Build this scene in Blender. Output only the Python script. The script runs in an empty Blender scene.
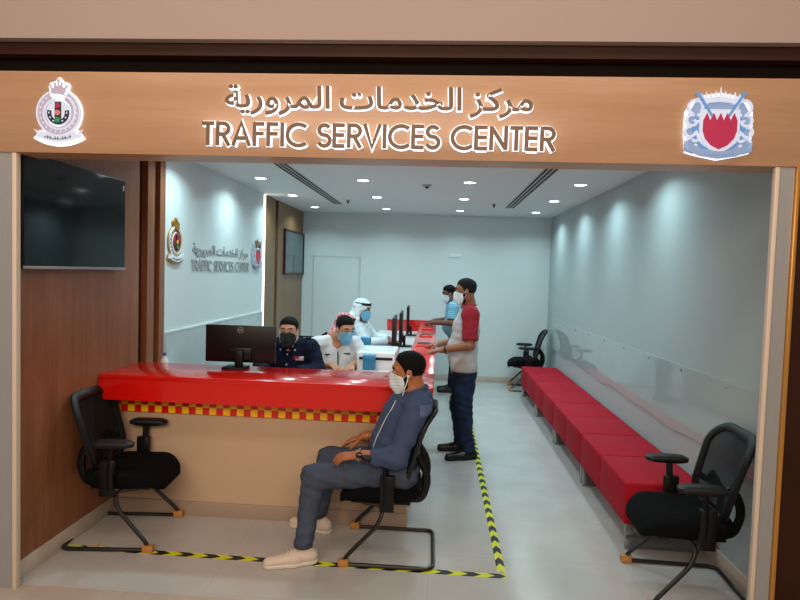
import bpy, bmesh, math, random
import numpy as np
from mathutils import Vector, Matrix, Euler
C = bpy.context.scene.collection
sc = bpy.context.scene
random.seed(4)
PI = math.pi

# ------------------------------------------------------------------ camera, world, lights, exposure
cam = bpy.data.cameras.new('camera'); cam.sensor_width = 36; cam.lens = 589.42 / 800 * 36; cam.clip_start = .05
co = bpy.data.objects.new('camera', cam); C.objects.link(co); sc.camera = co
yaw, pitch, roll = .0633, .0474, .0312
fw = Vector((-math.sin(yaw) * math.cos(pitch), math.cos(yaw) * math.cos(pitch), -math.sin(pitch)))
r0 = Vector((math.cos(yaw), math.sin(yaw), 0)); u0 = r0.cross(fw)
rx = r0 * math.cos(roll) + u0 * math.sin(roll); ux = -r0 * math.sin(roll) + u0 * math.cos(roll)
M3 = Matrix((rx, ux, -fw)).transposed().to_4x4(); M3.translation = Vector((0, 0, 1.75)); co.matrix_world = M3

W = bpy.data.worlds.new('world'); sc.world = W; W.use_nodes = True
WB = W.node_tree.nodes['Background']; WB.inputs[0].default_value = (.6, .55, .5, 1); WB.inputs[1].default_value = .3
sc.view_settings.view_transform = 'Standard'; sc.view_settings.look = 'None'
sc.view_settings.gamma = 1; sc.view_settings.use_curve_mapping = False
sc.view_settings.exposure = 0.0
sc.cycles.use_denoising = True; sc.cycles.max_bounces = 7; sc.cycles.diffuse_bounces = 4
sc.cycles.sample_clamp_indirect = 6

def area_light(name, loc, rot, size, power, col):
    l = bpy.data.lights.new(name, 'AREA'); l.shape = 'RECTANGLE'; l.size, l.size_y = size; l.energy = power; l.color = col
    o = bpy.data.objects.new(name, l); C.objects.link(o); o.location = loc; o.rotation_euler = rot; return o
# warm mall hall lamp behind and above the photographer, then an added floor fill
area_light('mall_ceiling_light', (-.6, -2.0, 3.4), (math.radians(62), 0, 0), (6, 1.6), 205, (1, .78, .60))
area_light('entrance_floor_fill', (-.3, 1.7, 3.9), (0, 0, 0), (5, .5), 42, (1, .82, .66))  # added fill without a known fixture, brightens the floor at the entrance
ROOM_W, ROOM_COL = 7.0, (.65, .95, 1.0)

# ------------------------------------------------------------------ materials
def lin(h):
    h = h.lstrip('#'); v = [int(h[i:i + 2], 16) / 255 for i in (0, 2, 4)]
    return tuple(x / 12.92 if x <= .04045 else ((x + .055) / 1.055) ** 2.4 for x in v) + (1,)
def mat(name, col, rough=.5, metal=0., bump=0., bscale=60., var=0., vscale=5., spec=.5, emit=None, estr=0., alpha=1., trans=0., coat=0., stretch=None):
    m = bpy.data.materials.new(name); m.use_nodes = True; nt = m.node_tree; b = nt.nodes['Principled BSDF']
    c = lin(col); b.inputs['Base Color'].default_value = c; b.inputs['Roughness'].default_value = rough
    b.inputs['Metallic'].default_value = metal; b.inputs['Specular IOR Level'].default_value = spec
    b.inputs['Coat Weight'].default_value = coat; b.inputs['Coat Roughness'].default_value = .05
    b.inputs['Transmission Weight'].default_value = trans; b.inputs['Alpha'].default_value = alpha
    if emit: b.inputs['Emission Color'].default_value = lin(emit); b.inputs['Emission Strength'].default_value = estr
    tc = nt.nodes.new('ShaderNodeTexCoord'); mp = nt.nodes.new('ShaderNodeMapping'); nt.links.new(tc.outputs['Object'], mp.inputs[0])
    if stretch: mp.inputs['Scale'].default_value = stretch
    if var:
        n = nt.nodes.new('ShaderNodeTexNoise'); n.inputs['Scale'].default_value = vscale; n.inputs['Detail'].default_value = 5
        nt.links.new(mp.outputs[0], n.inputs['Vector'])
        r = nt.nodes.new('ShaderNodeValToRGB'); r.color_ramp.elements[0].position = .3; r.color_ramp.elements[1].position = .7
        r.color_ramp.elements[0].color = tuple(x * (1 - var) for x in c[:3]) + (1,)
        r.color_ramp.elements[1].color = tuple(min(1, x * (1 + var)) for x in c[:3]) + (1,)
        nt.links.new(n.outputs['Fac'], r.inputs[0]); nt.links.new(r.outputs[0], b.inputs['Base Color'])
    if bump:
        n = nt.nodes.new('ShaderNodeTexNoise'); n.inputs['Scale'].default_value = bscale; n.inputs['Detail'].default_value = 3
        nt.links.new(mp.outputs[0], n.inputs['Vector'])
        bp = nt.nodes.new('ShaderNodeBump'); bp.inputs['Strength'].default_value = bump; bp.inputs['Distance'].default_value = .01
        nt.links.new(n.outputs['Fac'], bp.inputs['Height']); nt.links.new(bp.outputs[0], b.inputs['Normal'])
    return m
def wood(name, c1, c2, rough=.4, vertical=True, scale=1.):
    m = bpy.data.materials.new(name); m.use_nodes = True; nt = m.node_tree; b = nt.nodes['Principled BSDF']
    tc = nt.nodes.new('ShaderNodeTexCoord'); mp = nt.nodes.new('ShaderNodeMapping'); nt.links.new(tc.outputs['Object'], mp.inputs[0])
    mp.inputs['Scale'].default_value = (9 * scale, 9 * scale, .5 * scale) if vertical else (.5 * scale, 9 * scale, 9 * scale)
    n = nt.nodes.new('ShaderNodeTexNoise'); n.inputs['Scale'].default_value = 3; n.inputs['Detail'].default_value = 8; n.inputs['Roughness'].default_value = .65
    n2 = nt.nodes.new('ShaderNodeTexNoise'); n2.inputs['Scale'].default_value = 22; n2.inputs['Detail'].default_value = 3
    nt.links.new(mp.outputs[0], n.inputs['Vector']); nt.links.new(mp.outputs[0], n2.inputs['Vector'])
    ad = nt.nodes.new('ShaderNodeMath'); ad.operation = 'MULTIPLY_ADD'; ad.inputs[1].default_value = .35
    nt.links.new(n2.outputs['Fac'], ad.inputs[0]); nt.links.new(n.outputs['Fac'], ad.inputs[2])
    r = nt.nodes.new('ShaderNodeValToRGB'); r.color_ramp.elements[0].position = .45; r.color_ramp.elements[1].position = .9
    r.color_ramp.elements[0].color = lin(c1); r.color_ramp.elements[1].color = lin(c2)
    nt.links.new(ad.outputs[0], r.inputs[0]); nt.links.new(r.outputs[0], b.inputs['Base Color']); b.inputs['Roughness'].default_value = rough
    return m
def emit(name, col, s):
    m = bpy.data.materials.new(name); m.use_nodes = True; nt = m.node_tree; b = nt.nodes['Principled BSDF']
    b.inputs['Base Color'].default_value = (.8, .8, .8, 1); b.inputs['Emission Color'].default_value = lin(col); b.inputs['Emission Strength'].default_value = s
    return m
def tiles(name, col, joint, w, h, rough):
    m = bpy.data.materials.new(name); m.use_nodes = True; nt = m.node_tree; b = nt.nodes['Principled BSDF']
    tc = nt.nodes.new('ShaderNodeTexCoord')
    br = nt.nodes.new('ShaderNodeTexBrick'); br.offset = 0; br.inputs['Scale'].default_value = 1; br.inputs['Mortar Size'].default_value = .0016
    br.inputs['Brick Width'].default_value = w; br.inputs['Row Height'].default_value = h; br.inputs['Mortar'].default_value = lin(joint)
    n = nt.nodes.new('ShaderNodeTexNoise'); n.inputs['Scale'].default_value = 2.2; n.inputs['Detail'].default_value = 6
    c = lin(col); r = nt.nodes.new('ShaderNodeValToRGB'); r.color_ramp.elements[0].position = .3; r.color_ramp.elements[1].position = .7
    r.color_ramp.elements[0].color = tuple(x * .9 for x in c[:3]) + (1,); r.color_ramp.elements[1].color = tuple(min(1, x * 1.07) for x in c[:3]) + (1,)
    nt.links.new(tc.outputs['Object'], br.inputs['Vector']); nt.links.new(tc.outputs['Object'], n.inputs['Vector'])
    nt.links.new(n.outputs['Fac'], r.inputs[0]); nt.links.new(r.outputs[0], br.inputs['Color1']); nt.links.new(r.outputs[0], br.inputs['Color2'])
    nt.links.new(br.outputs['Color'], b.inputs['Base Color']); b.inputs['Roughness'].default_value = rough
    return m

M = dict(
    floor=tiles('porcelain_tile', '#bab9b7', '#a9a7a3', 1.2, .6, .22),
    hall_floor=tiles('hall_tile', '#b8aa9d', '#a08f82', .8, .8, .3),
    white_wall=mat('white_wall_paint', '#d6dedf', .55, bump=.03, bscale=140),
    right_wall=mat('white_wall_paint_dimmed', '#aeb9bb', .55, bump=.03, bscale=140),  # same paint as the other walls, darkened in colour to dim the downlight pools
    ceiling=mat('ceiling_paint', '#dde1e1', .7),
    base=mat('stone_skirting', '#c3b7ab', .35, var=.06),
    wood_wall=wood('walnut_veneer', '#7d4a2d', '#9a6444', .38),
    wood_dark=mat('dark_reveal', '#3a1b10', .45, var=.15, stretch=(9, 9, .5)),
    wood_far=wood('far_veneer', '#6e5034', '#8b6a48', .4),
    sign_wood=wood('sign_veneer', '#ab8566', '#b99273', .33, vertical=False, scale=.6),
    trim_wood=wood('trim_veneer', '#b88a64', '#c8a07a', .35, vertical=False, scale=.6),
    bulk=mat('bulkhead_paint', '#a2918b', .7),
    brown=mat('dark_brown_panel', '#33190d', .55, spec=.2, var=.1, vscale=3),
    steel=mat('brushed_steel', '#a2a4a6', .4, metal=.25, var=.08, vscale=30, stretch=(20, 20, .4)),
    cream=mat('cream_aluminium', '#d8c9b8', .4),
    gold=mat('gold_trim', '#d49a4e', .3, metal=.6),
    dark=mat('dark_gap', '#140c08', .7, spec=.1),
    led=emit('led_strip', '#fff6e6', 3.0),
    lamp=emit('downlight_diffuser', '#ffffff', 14.0),
    halo=emit('letter_halo', '#eaf2ff', 1.15),
    bronze=mat('bronze_letter_face', '#63452d', .4, metal=.1),
    glass_panel=mat('clear_wall_panel', '#adb8b9', .04, spec=.7, var=.04, vscale=1.5),
    stone=mat('grey_veined_stone', '#bcc5c6', .2, var=.1, vscale=2.5),
    film=mat('smoked_glass', '#39454b', .07, spec=.7),
    red=mat('red_gloss_laminate', '#d8120b', .16, coat=.3, spec=.6),
    yellow=mat('yellow_laminate', '#ffc81a', .3),
    beige=mat('beige_laminate', '#c9ad90', .4),
    kick=mat('brown_kick_plate', '#a99482', .4),
    deskwhite=mat('white_desk', '#d7dcdd', .35),
    black=mat('black_plastic', '#08080a', .42, spec=.3),
    blackarm=mat('black_armrest', '#101215', .5, spec=.35),
    blackmetal=mat('black_powder_coated_steel', '#17120f', .3, spec=.6),
    fabric=mat('black_fabric', '#0a0b0d', .95, spec=.12, bump=.3, bscale=350),
    tape=mat('tan_packing_tape', '#b9803f', .45, var=.15, vscale=40),
    tv=mat('tv_glass', '#040607', .08, spec=.35), bezel=mat('tv_bezel', '#0b0c0e', .3),
    sticker=mat('white_sticker', '#e4e4e4', .5),
    monitor=mat('monitor_back', '#0e0a09', .4, spec=.3), silver=mat('silver_print', '#a8a8a8', .35, metal=.4),
    benchred=mat('red_upholstery', '#a30a22', .75, spec=.2, bump=.08, bscale=300, var=.06),
    chrome=mat('satin_chrome', '#9c9c9a', .22, metal=.9),
    vent=mat('slot_dark', '#181b1c', .7), ventw=mat('vent_frame', '#c9cdcc', .5),
    tapey=mat('yellow_tape', '#d9dd12', .5), tapek=mat('black_tape', '#14140f', .5),
    blue=mat('translucent_blue', '#2a86b6', .2, trans=.3), white=mat('white_plastic', '#e2e6e8', .35),
    paper=mat('paper', '#dfe0e4', .8), purple=mat('purple_print', '#5a4a86', .6), pink=mat('pink_print', '#b04a72', .6),
    skin1=mat('skin_tan', '#a9683f', .5), skin2=mat('skin_brown', '#8f5a40', .5), skin3=mat('skin_light', '#bd8769', .5), skin4=mat('skin_dark', '#6d412e', .5),
    hair=mat('black_hair', '#0b0909', .7, spec=.15, bump=.6, bscale=160), hairg=mat('greying_hair', '#191717', .7, spec=.15, bump=.6, bscale=160, var=.3, vscale=60),
    navyshirt=mat('slate_blue_shirt', '#41506f', .85, spec=.15, bump=.12, bscale=200), epaulet=mat('shoulder_print', '#54658c', .8),
    jeans=mat('washed_jeans', '#464f60', .9, spec=.15, bump=.2, bscale=260, var=.12, vscale=9), jeansd=mat('dark_jeans', '#202d47', .9, spec=.15, bump=.2, bscale=260, var=.15, vscale=8),
    sneaker=mat('white_sneaker', '#d8c8b8', .6), sole=mat('sneaker_sole', '#e0d4c6', .6), blackshoe=mat('black_leather', '#0e0d0d', .3),
    mask=mat('surgical_mask_white', '#d5e3ea', .8), maskb=mat('surgical_mask_blue', '#6fb2d6', .8), maskk=mat('black_face_mask', '#141418', .8),
    cream_strap=mat('metal_strap', '#b8b0a6', .3, metal=.8), dial=mat('watch_dial', '#0f1013', .2),
    grey_tee=mat('heather_grey_cotton', '#b3b1b2', .9, bump=.1, bscale=200, var=.05, vscale=40), red_tee=mat('crimson_cotton', '#8c0f22', .9, bump=.1, bscale=200),
    uniform=mat('navy_uniform', '#10182d', .8, spec=.15, bump=.1, bscale=200), uniw=mat('white_uniform', '#d3d6dc', .8, bump=.08, bscale=200),
    thobe=mat('white_thobe', '#d5dfe3', .8), ghutra=mat('white_headcloth', '#dfe6ea', .85),
    eye=mat('eye_white', '#a0978c', .4), iris=mat('dark_iris', '#120c08', .2),
    badge_gold=mat('emblem_gold', '#b88a34', .35, metal=.6), badge_white=mat('emblem_white', '#e4e8ee', .4), badge_silver=mat('emblem_silver', '#b9c3d2', .35, metal=.35),
    badge_blue=mat('emblem_blue', '#7fa6cf', .4), badge_red=mat('emblem_red', '#cf2346', .4), badge_dark=mat('emblem_dark', '#20272c', .4), badge_green=mat('emblem_green', '#1f9c62', .4),
    badge_pink=mat('emblem_pink', '#d9b3bb', .4), badge_navy=mat('emblem_navy', '#24406e', .4), badge_salmon=mat('emblem_salmon', '#e07a78', .4),
)
def pattern_mat(name, kind):
    m = bpy.data.materials.new(name); m.use_nodes = True; nt = m.node_tree; b = nt.nodes['Principled BSDF']; b.inputs['Roughness'].default_value = .85
    tc = nt.nodes.new('ShaderNodeTexCoord')
    if kind == 'plaid':
        outs = []
        for d in ('X', 'Z'):
            w = nt.nodes.new('ShaderNodeTexWave'); w.bands_direction = d; w.inputs['Scale'].default_value = 11; w.inputs['Distortion'].default_value = .6
            nt.links.new(tc.outputs['Object'], w.inputs['Vector']); outs.append(w.outputs['Fac'])
        mx = nt.nodes.new('ShaderNodeMath'); mx.operation = 'MULTIPLY'; nt.links.new(outs[0], mx.inputs[0]); nt.links.new(outs[1], mx.inputs[1])
        r = nt.nodes.new('ShaderNodeValToRGB'); r.color_ramp.elements[0].color = lin('#62a5c2'); r.color_ramp.elements[1].color = lin('#a5d0de')
        nt.links.new(mx.outputs[0], r.inputs[0])
    else:
        ck = nt.nodes.new('ShaderNodeTexChecker'); ck.inputs['Scale'].default_value = 70
        ck.inputs[1].default_value = lin('#c0354a'); ck.inputs[2].default_value = lin('#d8a8ae'); nt.links.new(tc.outputs['Object'], ck.inputs[0]); r = ck
    nt.links.new(r.outputs[0], b.inputs['Base Color']); return m
M['plaid'] = pattern_mat('light_blue_plaid', 'plaid'); M['shemagh'] = pattern_mat('red_checked_headcloth', 'check')
def mesh_net():
    m = mat('chair_mesh_net', '#1c1f23', .9, spec=.15)
    nt = m.node_tree; b = nt.nodes['Principled BSDF']; out = nt.nodes['Material Output']
    t = nt.nodes.new('ShaderNodeBsdfTransparent'); mx = nt.nodes.new('ShaderNodeMixShader'); mx.inputs[0].default_value = .6
    nt.links.new(t.outputs[0], mx.inputs[1]); nt.links.new(b.outputs[0], mx.inputs[2]); nt.links.new(mx.outputs[0], out.inputs[0]); return m
M['net'] = mesh_net()

# ------------------------------------------------------------------ object helpers
def tag(o, label=None, cat=None, group=None, kind=None):
    if label: o['label'] = label
    if cat: o['category'] = cat
    if group: o['group'] = group
    if kind: o['kind'] = kind
    return o
def link_mesh(name, me, parent=None):
    o = bpy.data.objects.new(name, me); C.objects.link(o)
    if parent: o.parent = parent
    return o
def empty(name, loc=(0, 0, 0), rot=(0, 0, 0)):
    o = bpy.data.objects.new(name, None); C.objects.link(o); o.location = loc; o.rotation_euler = rot; o.empty_display_size = .1; return o
def copy_tree(o, parent=None):
    c = o.copy(); C.objects.link(c)
    if parent: c.parent = parent
    for ch in list(o.children): copy_tree(ch, c)
    return c
def fillet(pts, r, n=6):
    pts = [Vector(p) for p in pts]; out = [pts[0]]
    for i in range(1, len(pts) - 1):
        a, b, c = pts[i - 1], pts[i], pts[i + 1]; u = (a - b); v = (c - b)
        rr = min(r, u.length * .49, v.length * .49); u.normalize(); v.normalize()
        p, q = b + u * rr, b + v * rr
        for k in range(n + 1):
            t = k / n; out.append(p * (1 - t) ** 2 + b * 2 * t * (1 - t) + q * t * t)
    out.append(pts[-1]); return out
class MB:
    def __init__(s): s.bm = bmesh.new(); s.mi = 0
    def _done(s, faces):
        for f in faces: f.material_index = s.mi
    def mark(s): s._n = len(s.bm.faces); return s
    def box(s, lo, hi, bev=0., rot=None, seg=2):
        n0 = set(s.bm.faces); lo, hi = Vector(lo), Vector(hi)
        r = bmesh.ops.create_cube(s.bm, size=1); vs = r['verts']; c = (lo + hi) / 2; d = hi - lo
        for v in vs: v.co = Vector((v.co.x * d.x, v.co.y * d.y, v.co.z * d.z))
        if bev:
            es = list({e for v in vs for e in v.link_edges})
            rr = bmesh.ops.bevel(s.bm, geom=es, offset=bev, segments=seg, affect='EDGES', profile=.5)
            vs = list({v for f in s.bm.faces if f not in n0 for v in f.verts})
        for v in vs: v.co = (rot @ v.co if rot else v.co) + c
        s._done([f for f in s.bm.faces if f not in n0]); return s
    def tube(s, path, r, n=10, closed=False, flat=None, cap=True):
        P = [Vector(p) for p in path]; N = len(P); rs = r if isinstance(r, (list, tuple)) else [r] * N
        T = []
        for i in range(N):
            a = P[(i - 1) % N] if (closed or i) else P[i]; b = P[(i + 1) % N] if (closed or i < N - 1) else P[i]; T.append((b - a).normalized())
        up = Vector((0, 0, 1)) if abs(T[0].z) < .9 else Vector((1, 0, 0))
        X = (up - T[0] * up.dot(T[0])).normalized(); rings = []
        for i in range(N):
            X = (X - T[i] * X.dot(T[i])).normalized(); Y = T[i].cross(X); fx, fy = flat or (1, 1)
            rings.append([s.bm.verts.new(P[i] + (X * math.cos(2 * PI * k / n) * fx + Y * math.sin(2 * PI * k / n) * fy) * rs[i]) for k in range(n)])
        fs = []
        for i in range(N if closed else N - 1):
            a, b = rings[i], rings[(i + 1) % N]
            for k in range(n): fs.append(s.bm.faces.new((a[k], a[(k + 1) % n], b[(k + 1) % n], b[k])))
        if cap and not closed: fs += [s.bm.faces.new(rings[0][::-1]), s.bm.faces.new(rings[-1])]
        s._done(fs); return s
    def lathe(s, prof, c=(0, 0, 0), n=24, axis='Z', cap=True):
        c = Vector(c); rings = []
        for (r, z) in prof:
            ring = []
            for k in range(n):
                a = 2 * PI * k / n; p = Vector((r * math.cos(a), r * math.sin(a), z))
                if axis == 'X': p = Vector((p.z, p.x, p.y))
                elif axis == 'Y': p = Vector((p.x, p.z, -p.y)) * 1
                ring.append(s.bm.verts.new(c + p))
            rings.append(ring)
        fs = []
        for a, b in zip(rings, rings[1:]):
            for k in range(n): fs.append(s.bm.faces.new((a[k], a[(k + 1) % n], b[(k + 1) % n], b[k])))
        if cap: fs += [s.bm.faces.new(rings[0][::-1]), s.bm.faces.new(rings[-1])]
        s._done(fs); return s
    def poly(s, pts, z0, z1):
        """extruded 2-D outline, xy at z0..z1 (counter-clockwise)"""
        a = [s.bm.verts.new((p[0], p[1], z0)) for p in pts]; b = [s.bm.verts.new((p[0], p[1], z1)) for p in pts]; n = len(pts)
        fs = [s.bm.faces.new(a[::-1]), s.bm.faces.new(b)] + [s.bm.faces.new((a[i], a[(i + 1) % n], b[(i + 1) % n], b[i])) for i in range(n)]
        s._done(fs); return s
    def ribbon(s, pts, w, z0, z1, closed=False):
        P = [Vector((p[0], p[1])) for p in pts]; n = len(P); L = []; R = []
        for i in range(n):
            if closed: a, b = P[i - 1], P[(i + 1) % n]
            else: a, b = P[max(i - 1, 0)], P[min(i + 1, n - 1)]
            d1 = (P[i] - a).normalized() if (P[i] - a).length > 1e-9 else (b - P[i]).normalized()
            d2 = (b - P[i]).normalized() if (b - P[i]).length > 1e-9 else d1
            n1 = Vector((-d1.y, d1.x)); n2 = Vector((-d2.y, d2.x)); m = (n1 + n2); m = m.normalized() if m.length > 1e-6 else n1
            k = w / 2 / max(m.dot(n1), .6); L.append(P[i] + m * k); R.append(P[i] - m * k)
        bm = s.bm; V = [[bm.verts.new((q.x, q.y, z)) for q in (L[i], R[i])] for z in (z0, z1) for i in range(n)]; lo, hi = V[:n], V[n:]; fs = []
        for i in range(n if closed else n - 1):
            j = (i + 1) % n
            fs += [bm.faces.new((hi[i][1], hi[j][1], hi[j][0], hi[i][0])), bm.faces.new((lo[i][0], lo[j][0], lo[j][1], lo[i][1])),
                   bm.faces.new((lo[i][0], hi[i][0], hi[j][0], lo[j][0])), bm.faces.new((lo[j][1], hi[j][1], hi[i][1], lo[i][1]))]
        if not closed: fs += [bm.faces.new((lo[0][1], hi[0][1], hi[0][0], lo[0][0])), bm.faces.new((lo[-1][0], hi[-1][0], hi[-1][1], lo[-1][1]))]
        s._done(fs)
        return s
    def build(s, name, mats, parent=None, smooth=35, org=None, world_org=None, tri=False):
        bm = s.bm
        bm.normal_update()
        if tri: bmesh.ops.triangulate(bm, faces=[f for f in bm.faces if len(f.verts) > 4])
        bmesh.ops.recalc_face_normals(bm, faces=bm.faces)
        if org is not None: bmesh.ops.translate(bm, verts=bm.verts, vec=-Vector(org))
        me = bpy.data.meshes.new(name)
        if smooth:
            for f in bm.faces: f.smooth = True
            for e in bm.edges:
                if len(e.link_faces) == 2 and e.calc_face_angle(0) > math.radians(smooth): e.smooth = False
        bm.to_mesh(me); bm.free()
        for m in (mats if isinstance(mats, list) else [mats]): me.materials.append(m)
        o = link_mesh(name, me, parent)
        if org is not None and not parent: o.location = org
        return o
def bx(name, lo, hi, m, parent=None, bev=0., org=None): return MB().box(lo, hi, bev).build(name, m, parent, org=org)
def struct(name, lo, hi, m, bev=0.):
    return tag(bx(name, lo, hi, m, None, bev), kind='structure')

# ------------------------------------------------------------------ the setting
XL, XR, CEIL, YB = -2.246, 1.787, 2.69, 9.637
struct('floor', (-2.4, 2.98, -.1), (1.95, YB + .12, 0), M['floor'])
tag(bx('floor_hall', (-5, -3, -.1), (5, 2.98, 0), M['hall_floor']), kind='structure')
struct('ceiling', (-2.4, 3.1, CEIL), (1.95, YB + .12, CEIL + .1), M['ceiling'])
struct('wall_back', (-2.4, YB, 0), (1.95, YB + .12, CEIL), M['white_wall'])
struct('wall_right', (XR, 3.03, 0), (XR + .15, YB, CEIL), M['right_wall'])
struct('wall_left', (XL - .15, 4.72, 0), (XL, 7.43, CEIL), M['white_wall'])
struct('wall_left_veneer', (XL - .15, 2.965, 0), (XL, 4.30, CEIL), M['wood_wall'])
struct('trim_1', (XL - .15, 4.30, 0), (XL - .05, 4.43, CEIL), M['wood_dark'])
struct('trim_2', (XL - .15, 4.43, 0), (XL, 4.54, CEIL), M['wood_wall'])
struct('trim_3', (XL - .15, 4.54, 0), (XL - .05, 4.63, CEIL), M['wood_dark'])
struct('trim_4', (XL - .15, 4.63, 0), (XL, 4.72, CEIL), M['wood_wall'])
struct('wall_left_far', (XL - .15, 7.53, 0), (XL, 7.98, CEIL), M['wood_far'])
struct('trim_5', (XL - .15, 7.98, 0), (XL - .05, 8.12, CEIL), M['wood_dark'])
wf = struct('wall_left_end', (XL - .15, 8.12, 0), (XL, YB, CEIL), M['wood_far'])
w1 = struct('window_1', (XL + .001, 8.46, 1.69), (XL + .02, 9.60, 2.30), M['film'])
o = MB(); 
for a, b in (((8.43, 1.66), (9.63, 1.69)), ((8.43, 2.30), (9.63, 2.33)), ((8.43, 1.69), (8.46, 2.30)), ((9.60, 1.69), (9.63, 2.30))):
    o.box((XL + .001, a[0], a[1]), (XL + .03, b[0], b[1]))
o.build('window_frame', M['wood_dark'], w1)
led = tag(bx('led_strip_light', (XL - .12, 7.43, .02), (XL - .006, 7.53, CEIL - .01), M['led']), 'tall vertical strip of white light between the logo wall and the brown panels', 'light strip')
# stone wainscot and light rail on the left wall, skirtings
struct('trim_6', (XL, 4.73, 0), (XL + .012, 7.42, 1.18), M['stone'])
struct('trim_7', (XL, 4.73, 1.18), (XL + .016, 7.42, 1.195), M['white_wall'])
struct('baseboard_left', (XL, 2.965, 0), (XL + .015, 3.96, .1), M['base'], .003)
struct('baseboard_right', (XR - .014, 3.03, 0), (XR, YB, .1), M['base'], .003)
struct('baseboard_back', (-1.26, YB - .014, 0), (XR - .014, YB, .095), M['base'], .003)
# flush door in the back wall
d1 = struct('door_1', (-2.05, YB - .012, .005), (-1.30, YB - .002, 1.955), M['white_wall'])
o = MB(); o.box((-2.075, YB - .006, 0), (-2.055, YB, 1.98)); o.box((-1.295, YB - .006, 0), (-1.275, YB, 1.98)); o.box((-2.075, YB - .006, 1.96), (-1.275, YB, 1.98))
o.build('door_gap', M['ventw'], d1)
o = tag(MB().box((.16, YB - .012, 2.01), (.36, YB, 2.07), .004).build('wall_plate', M['white']), 'small white rectangular plate high on the plain back wall', 'wall plate')
# clear panel on the right wall: wavy lower edge, screw heads along the top
pn = MB(); N = 60; low = []
for i in range(N + 1):
    y = 3.06 + (9.2 - 3.06) * i / N; low.append((y, .655 + .018 * math.sin(y * 5.1) * math.sin(y * 1.7 + .6)))
pn.poly(low + [(9.2, 1.10), (3.06, 1.145)], 0, .006)
panel = pn.build('wall_panel', M['glass_panel'], tri=True); panel.matrix_world = Matrix(((0, 0, -1, XR - .001), (1, 0, 0, 0), (0, 1, 0, 0), (0, 0, 0, 1)))
bpy.context.view_layer.update()
tag(panel, 'long clear glossy protective panel screwed along the right wall above the bench', 'wall panel')
for i in range(9):
    y = 3.7 + i * .66; z = 1.115 - (y - 3.06) * .0073
    s = MB().lathe([(.009, 0), (.009, .004), (.004, .007)], n=10).build('screw', M['chrome'], panel); s.matrix_local = Matrix.Translation((y, z, .006))
# storefront frame
struct('wall_front_left', (-2.62, 2.93, 0), (-2.211, 2.962, 2.303), M['steel'])
struct('trim_8', (-2.208, 2.925, 0), (-2.184, 2.96, 2.303), M['cream'], .003)
struct('trim_9', (1.578, 2.925, 0), (1.599, 2.955, 2.303), M['cream'], .003)
struct('wall_front_right', (1.602, 2.93, 0), (1.668, 3.0, 2.303), M['steel'])
struct('trim_14', (1.655, 3.001, 0), (1.80, 3.03, 2.303), M['steel'])
struct('trim_10', (1.670, 2.915, 0), (1.688, 3.0, 2.303), M['gold'], .002)
struct('wall_front_far_right', (1.690, 2.94, 0), (3.2, 3.0, 2.303), M['brown'])
struct('trim_11', (-3.2, 2.945, 2.303), (3.2, 3.1, 2.72), M['trim_wood'])
struct('trim_12', (-3.2, 3.0, 2.705), (3.2, 3.1, 2.80), M['dark'])
struct('trim_13', (-3.2, 2.93, 2.80), (3.2, 3.1, 2.862), M['brown'])
struct('wall_bulkhead', (-3.2, 2.88, 2.862), (3.2, 3.15, 3.9), M['bulk'])

# ------------------------------------------------------------------ ceiling fittings
cols, rows = (-1.89, -.808, .292, 1.405), (4.78, 6.12, 7.48, 8.84)
rown = ('nearest the front sign', 'second row from the front', 'third row from the front', 'row nearest the back wall')
coln = ('beside the left wall', 'left of centre between the vents', 'right of centre between the vents', 'beside the right wall')
dl = None
for j, y in enumerate(rows):
    for i, x in enumerate(cols):
        if dl is None:
            dl = empty('downlight', (x, y, CEIL))
            MB().lathe([(.062, 0), (.082, 0), (.082, -.004), (.062, -.008)][::-1], n=28, cap=False).build('trim_ring', M['white'], dl)
            MB().lathe([(.061, -.003), (.03, -.005)], n=28).build('diffuser', M['lamp'], dl)
            t = dl
            l = bpy.data.lights.new('lamp', 'AREA'); l.shape = 'DISK'; l.size = .12; l.energy = ROOM_W; l.color = ROOM_COL; l.spread = math.radians(145)
            lo = bpy.data.objects.new('lamp', l); C.objects.link(lo); lo.parent = t; lo.location = (0, 0, -.03)
        else:
            t = copy_tree(dl); t.location = (x, y, CEIL)
        tag(t, 'round recessed white downlight %s, %s' % (coln[i], rown[j]), 'ceiling light', 'recessed downlights in the ceiling')
def slot_vent(x, y0, y1, label):
    t = empty('slot_vent', (x, (y0 + y1) / 2, CEIL)); h = (y1 - y0) / 2
    MB().box((-.072, -h, -.004), (.072, h, 0)).build('frame', M['ventw'], t)
    for k in (-1, 0, 1): MB().box((k * .042 - .013, -h + .02, -.006), (k * .042 + .013, h - .02, -.003)).build('slot', M['vent'], t)
    tag(t, label, 'air vent', 'linear slot diffusers in the ceiling')
slot_vent(-1.45, 4.9, 8.37, 'long black slotted air vent in the ceiling nearer the left wall')
slot_vent(.957, 4.9, 8.36, 'long black slotted air vent in the ceiling nearer the right wall')
def ceil_dot(name, x, y, r, h, m, label, cat):
    t = empty(name, (x, y, CEIL)); MB().lathe([(r, 0), (r, -.01), (r * .8, -.02)][::-1], n=20).build('base', m, t)
    MB().lathe([(r * .45, -.018), (r * .35, -h), (r * .1, -h - .005)][::-1], n=14).build('head', M['vent'], t); tag(t, label, cat)
ceil_dot('smoke_detector', -.152, 6.37, .05, .035, M['silver'], 'small grey ceiling sensor in the middle of the ceiling', 'smoke detector')
ceil_dot('sprinkler', -1.236, 7.87, .03, .045, M['silver'], 'small ceiling sprinkler near the far end of the left vent', 'sprinkler')
ceil_dot('sprinkler', .707, 7.93, .03, .045, M['silver'], 'small ceiling sprinkler near the far end of the right vent', 'sprinkler')

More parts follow.
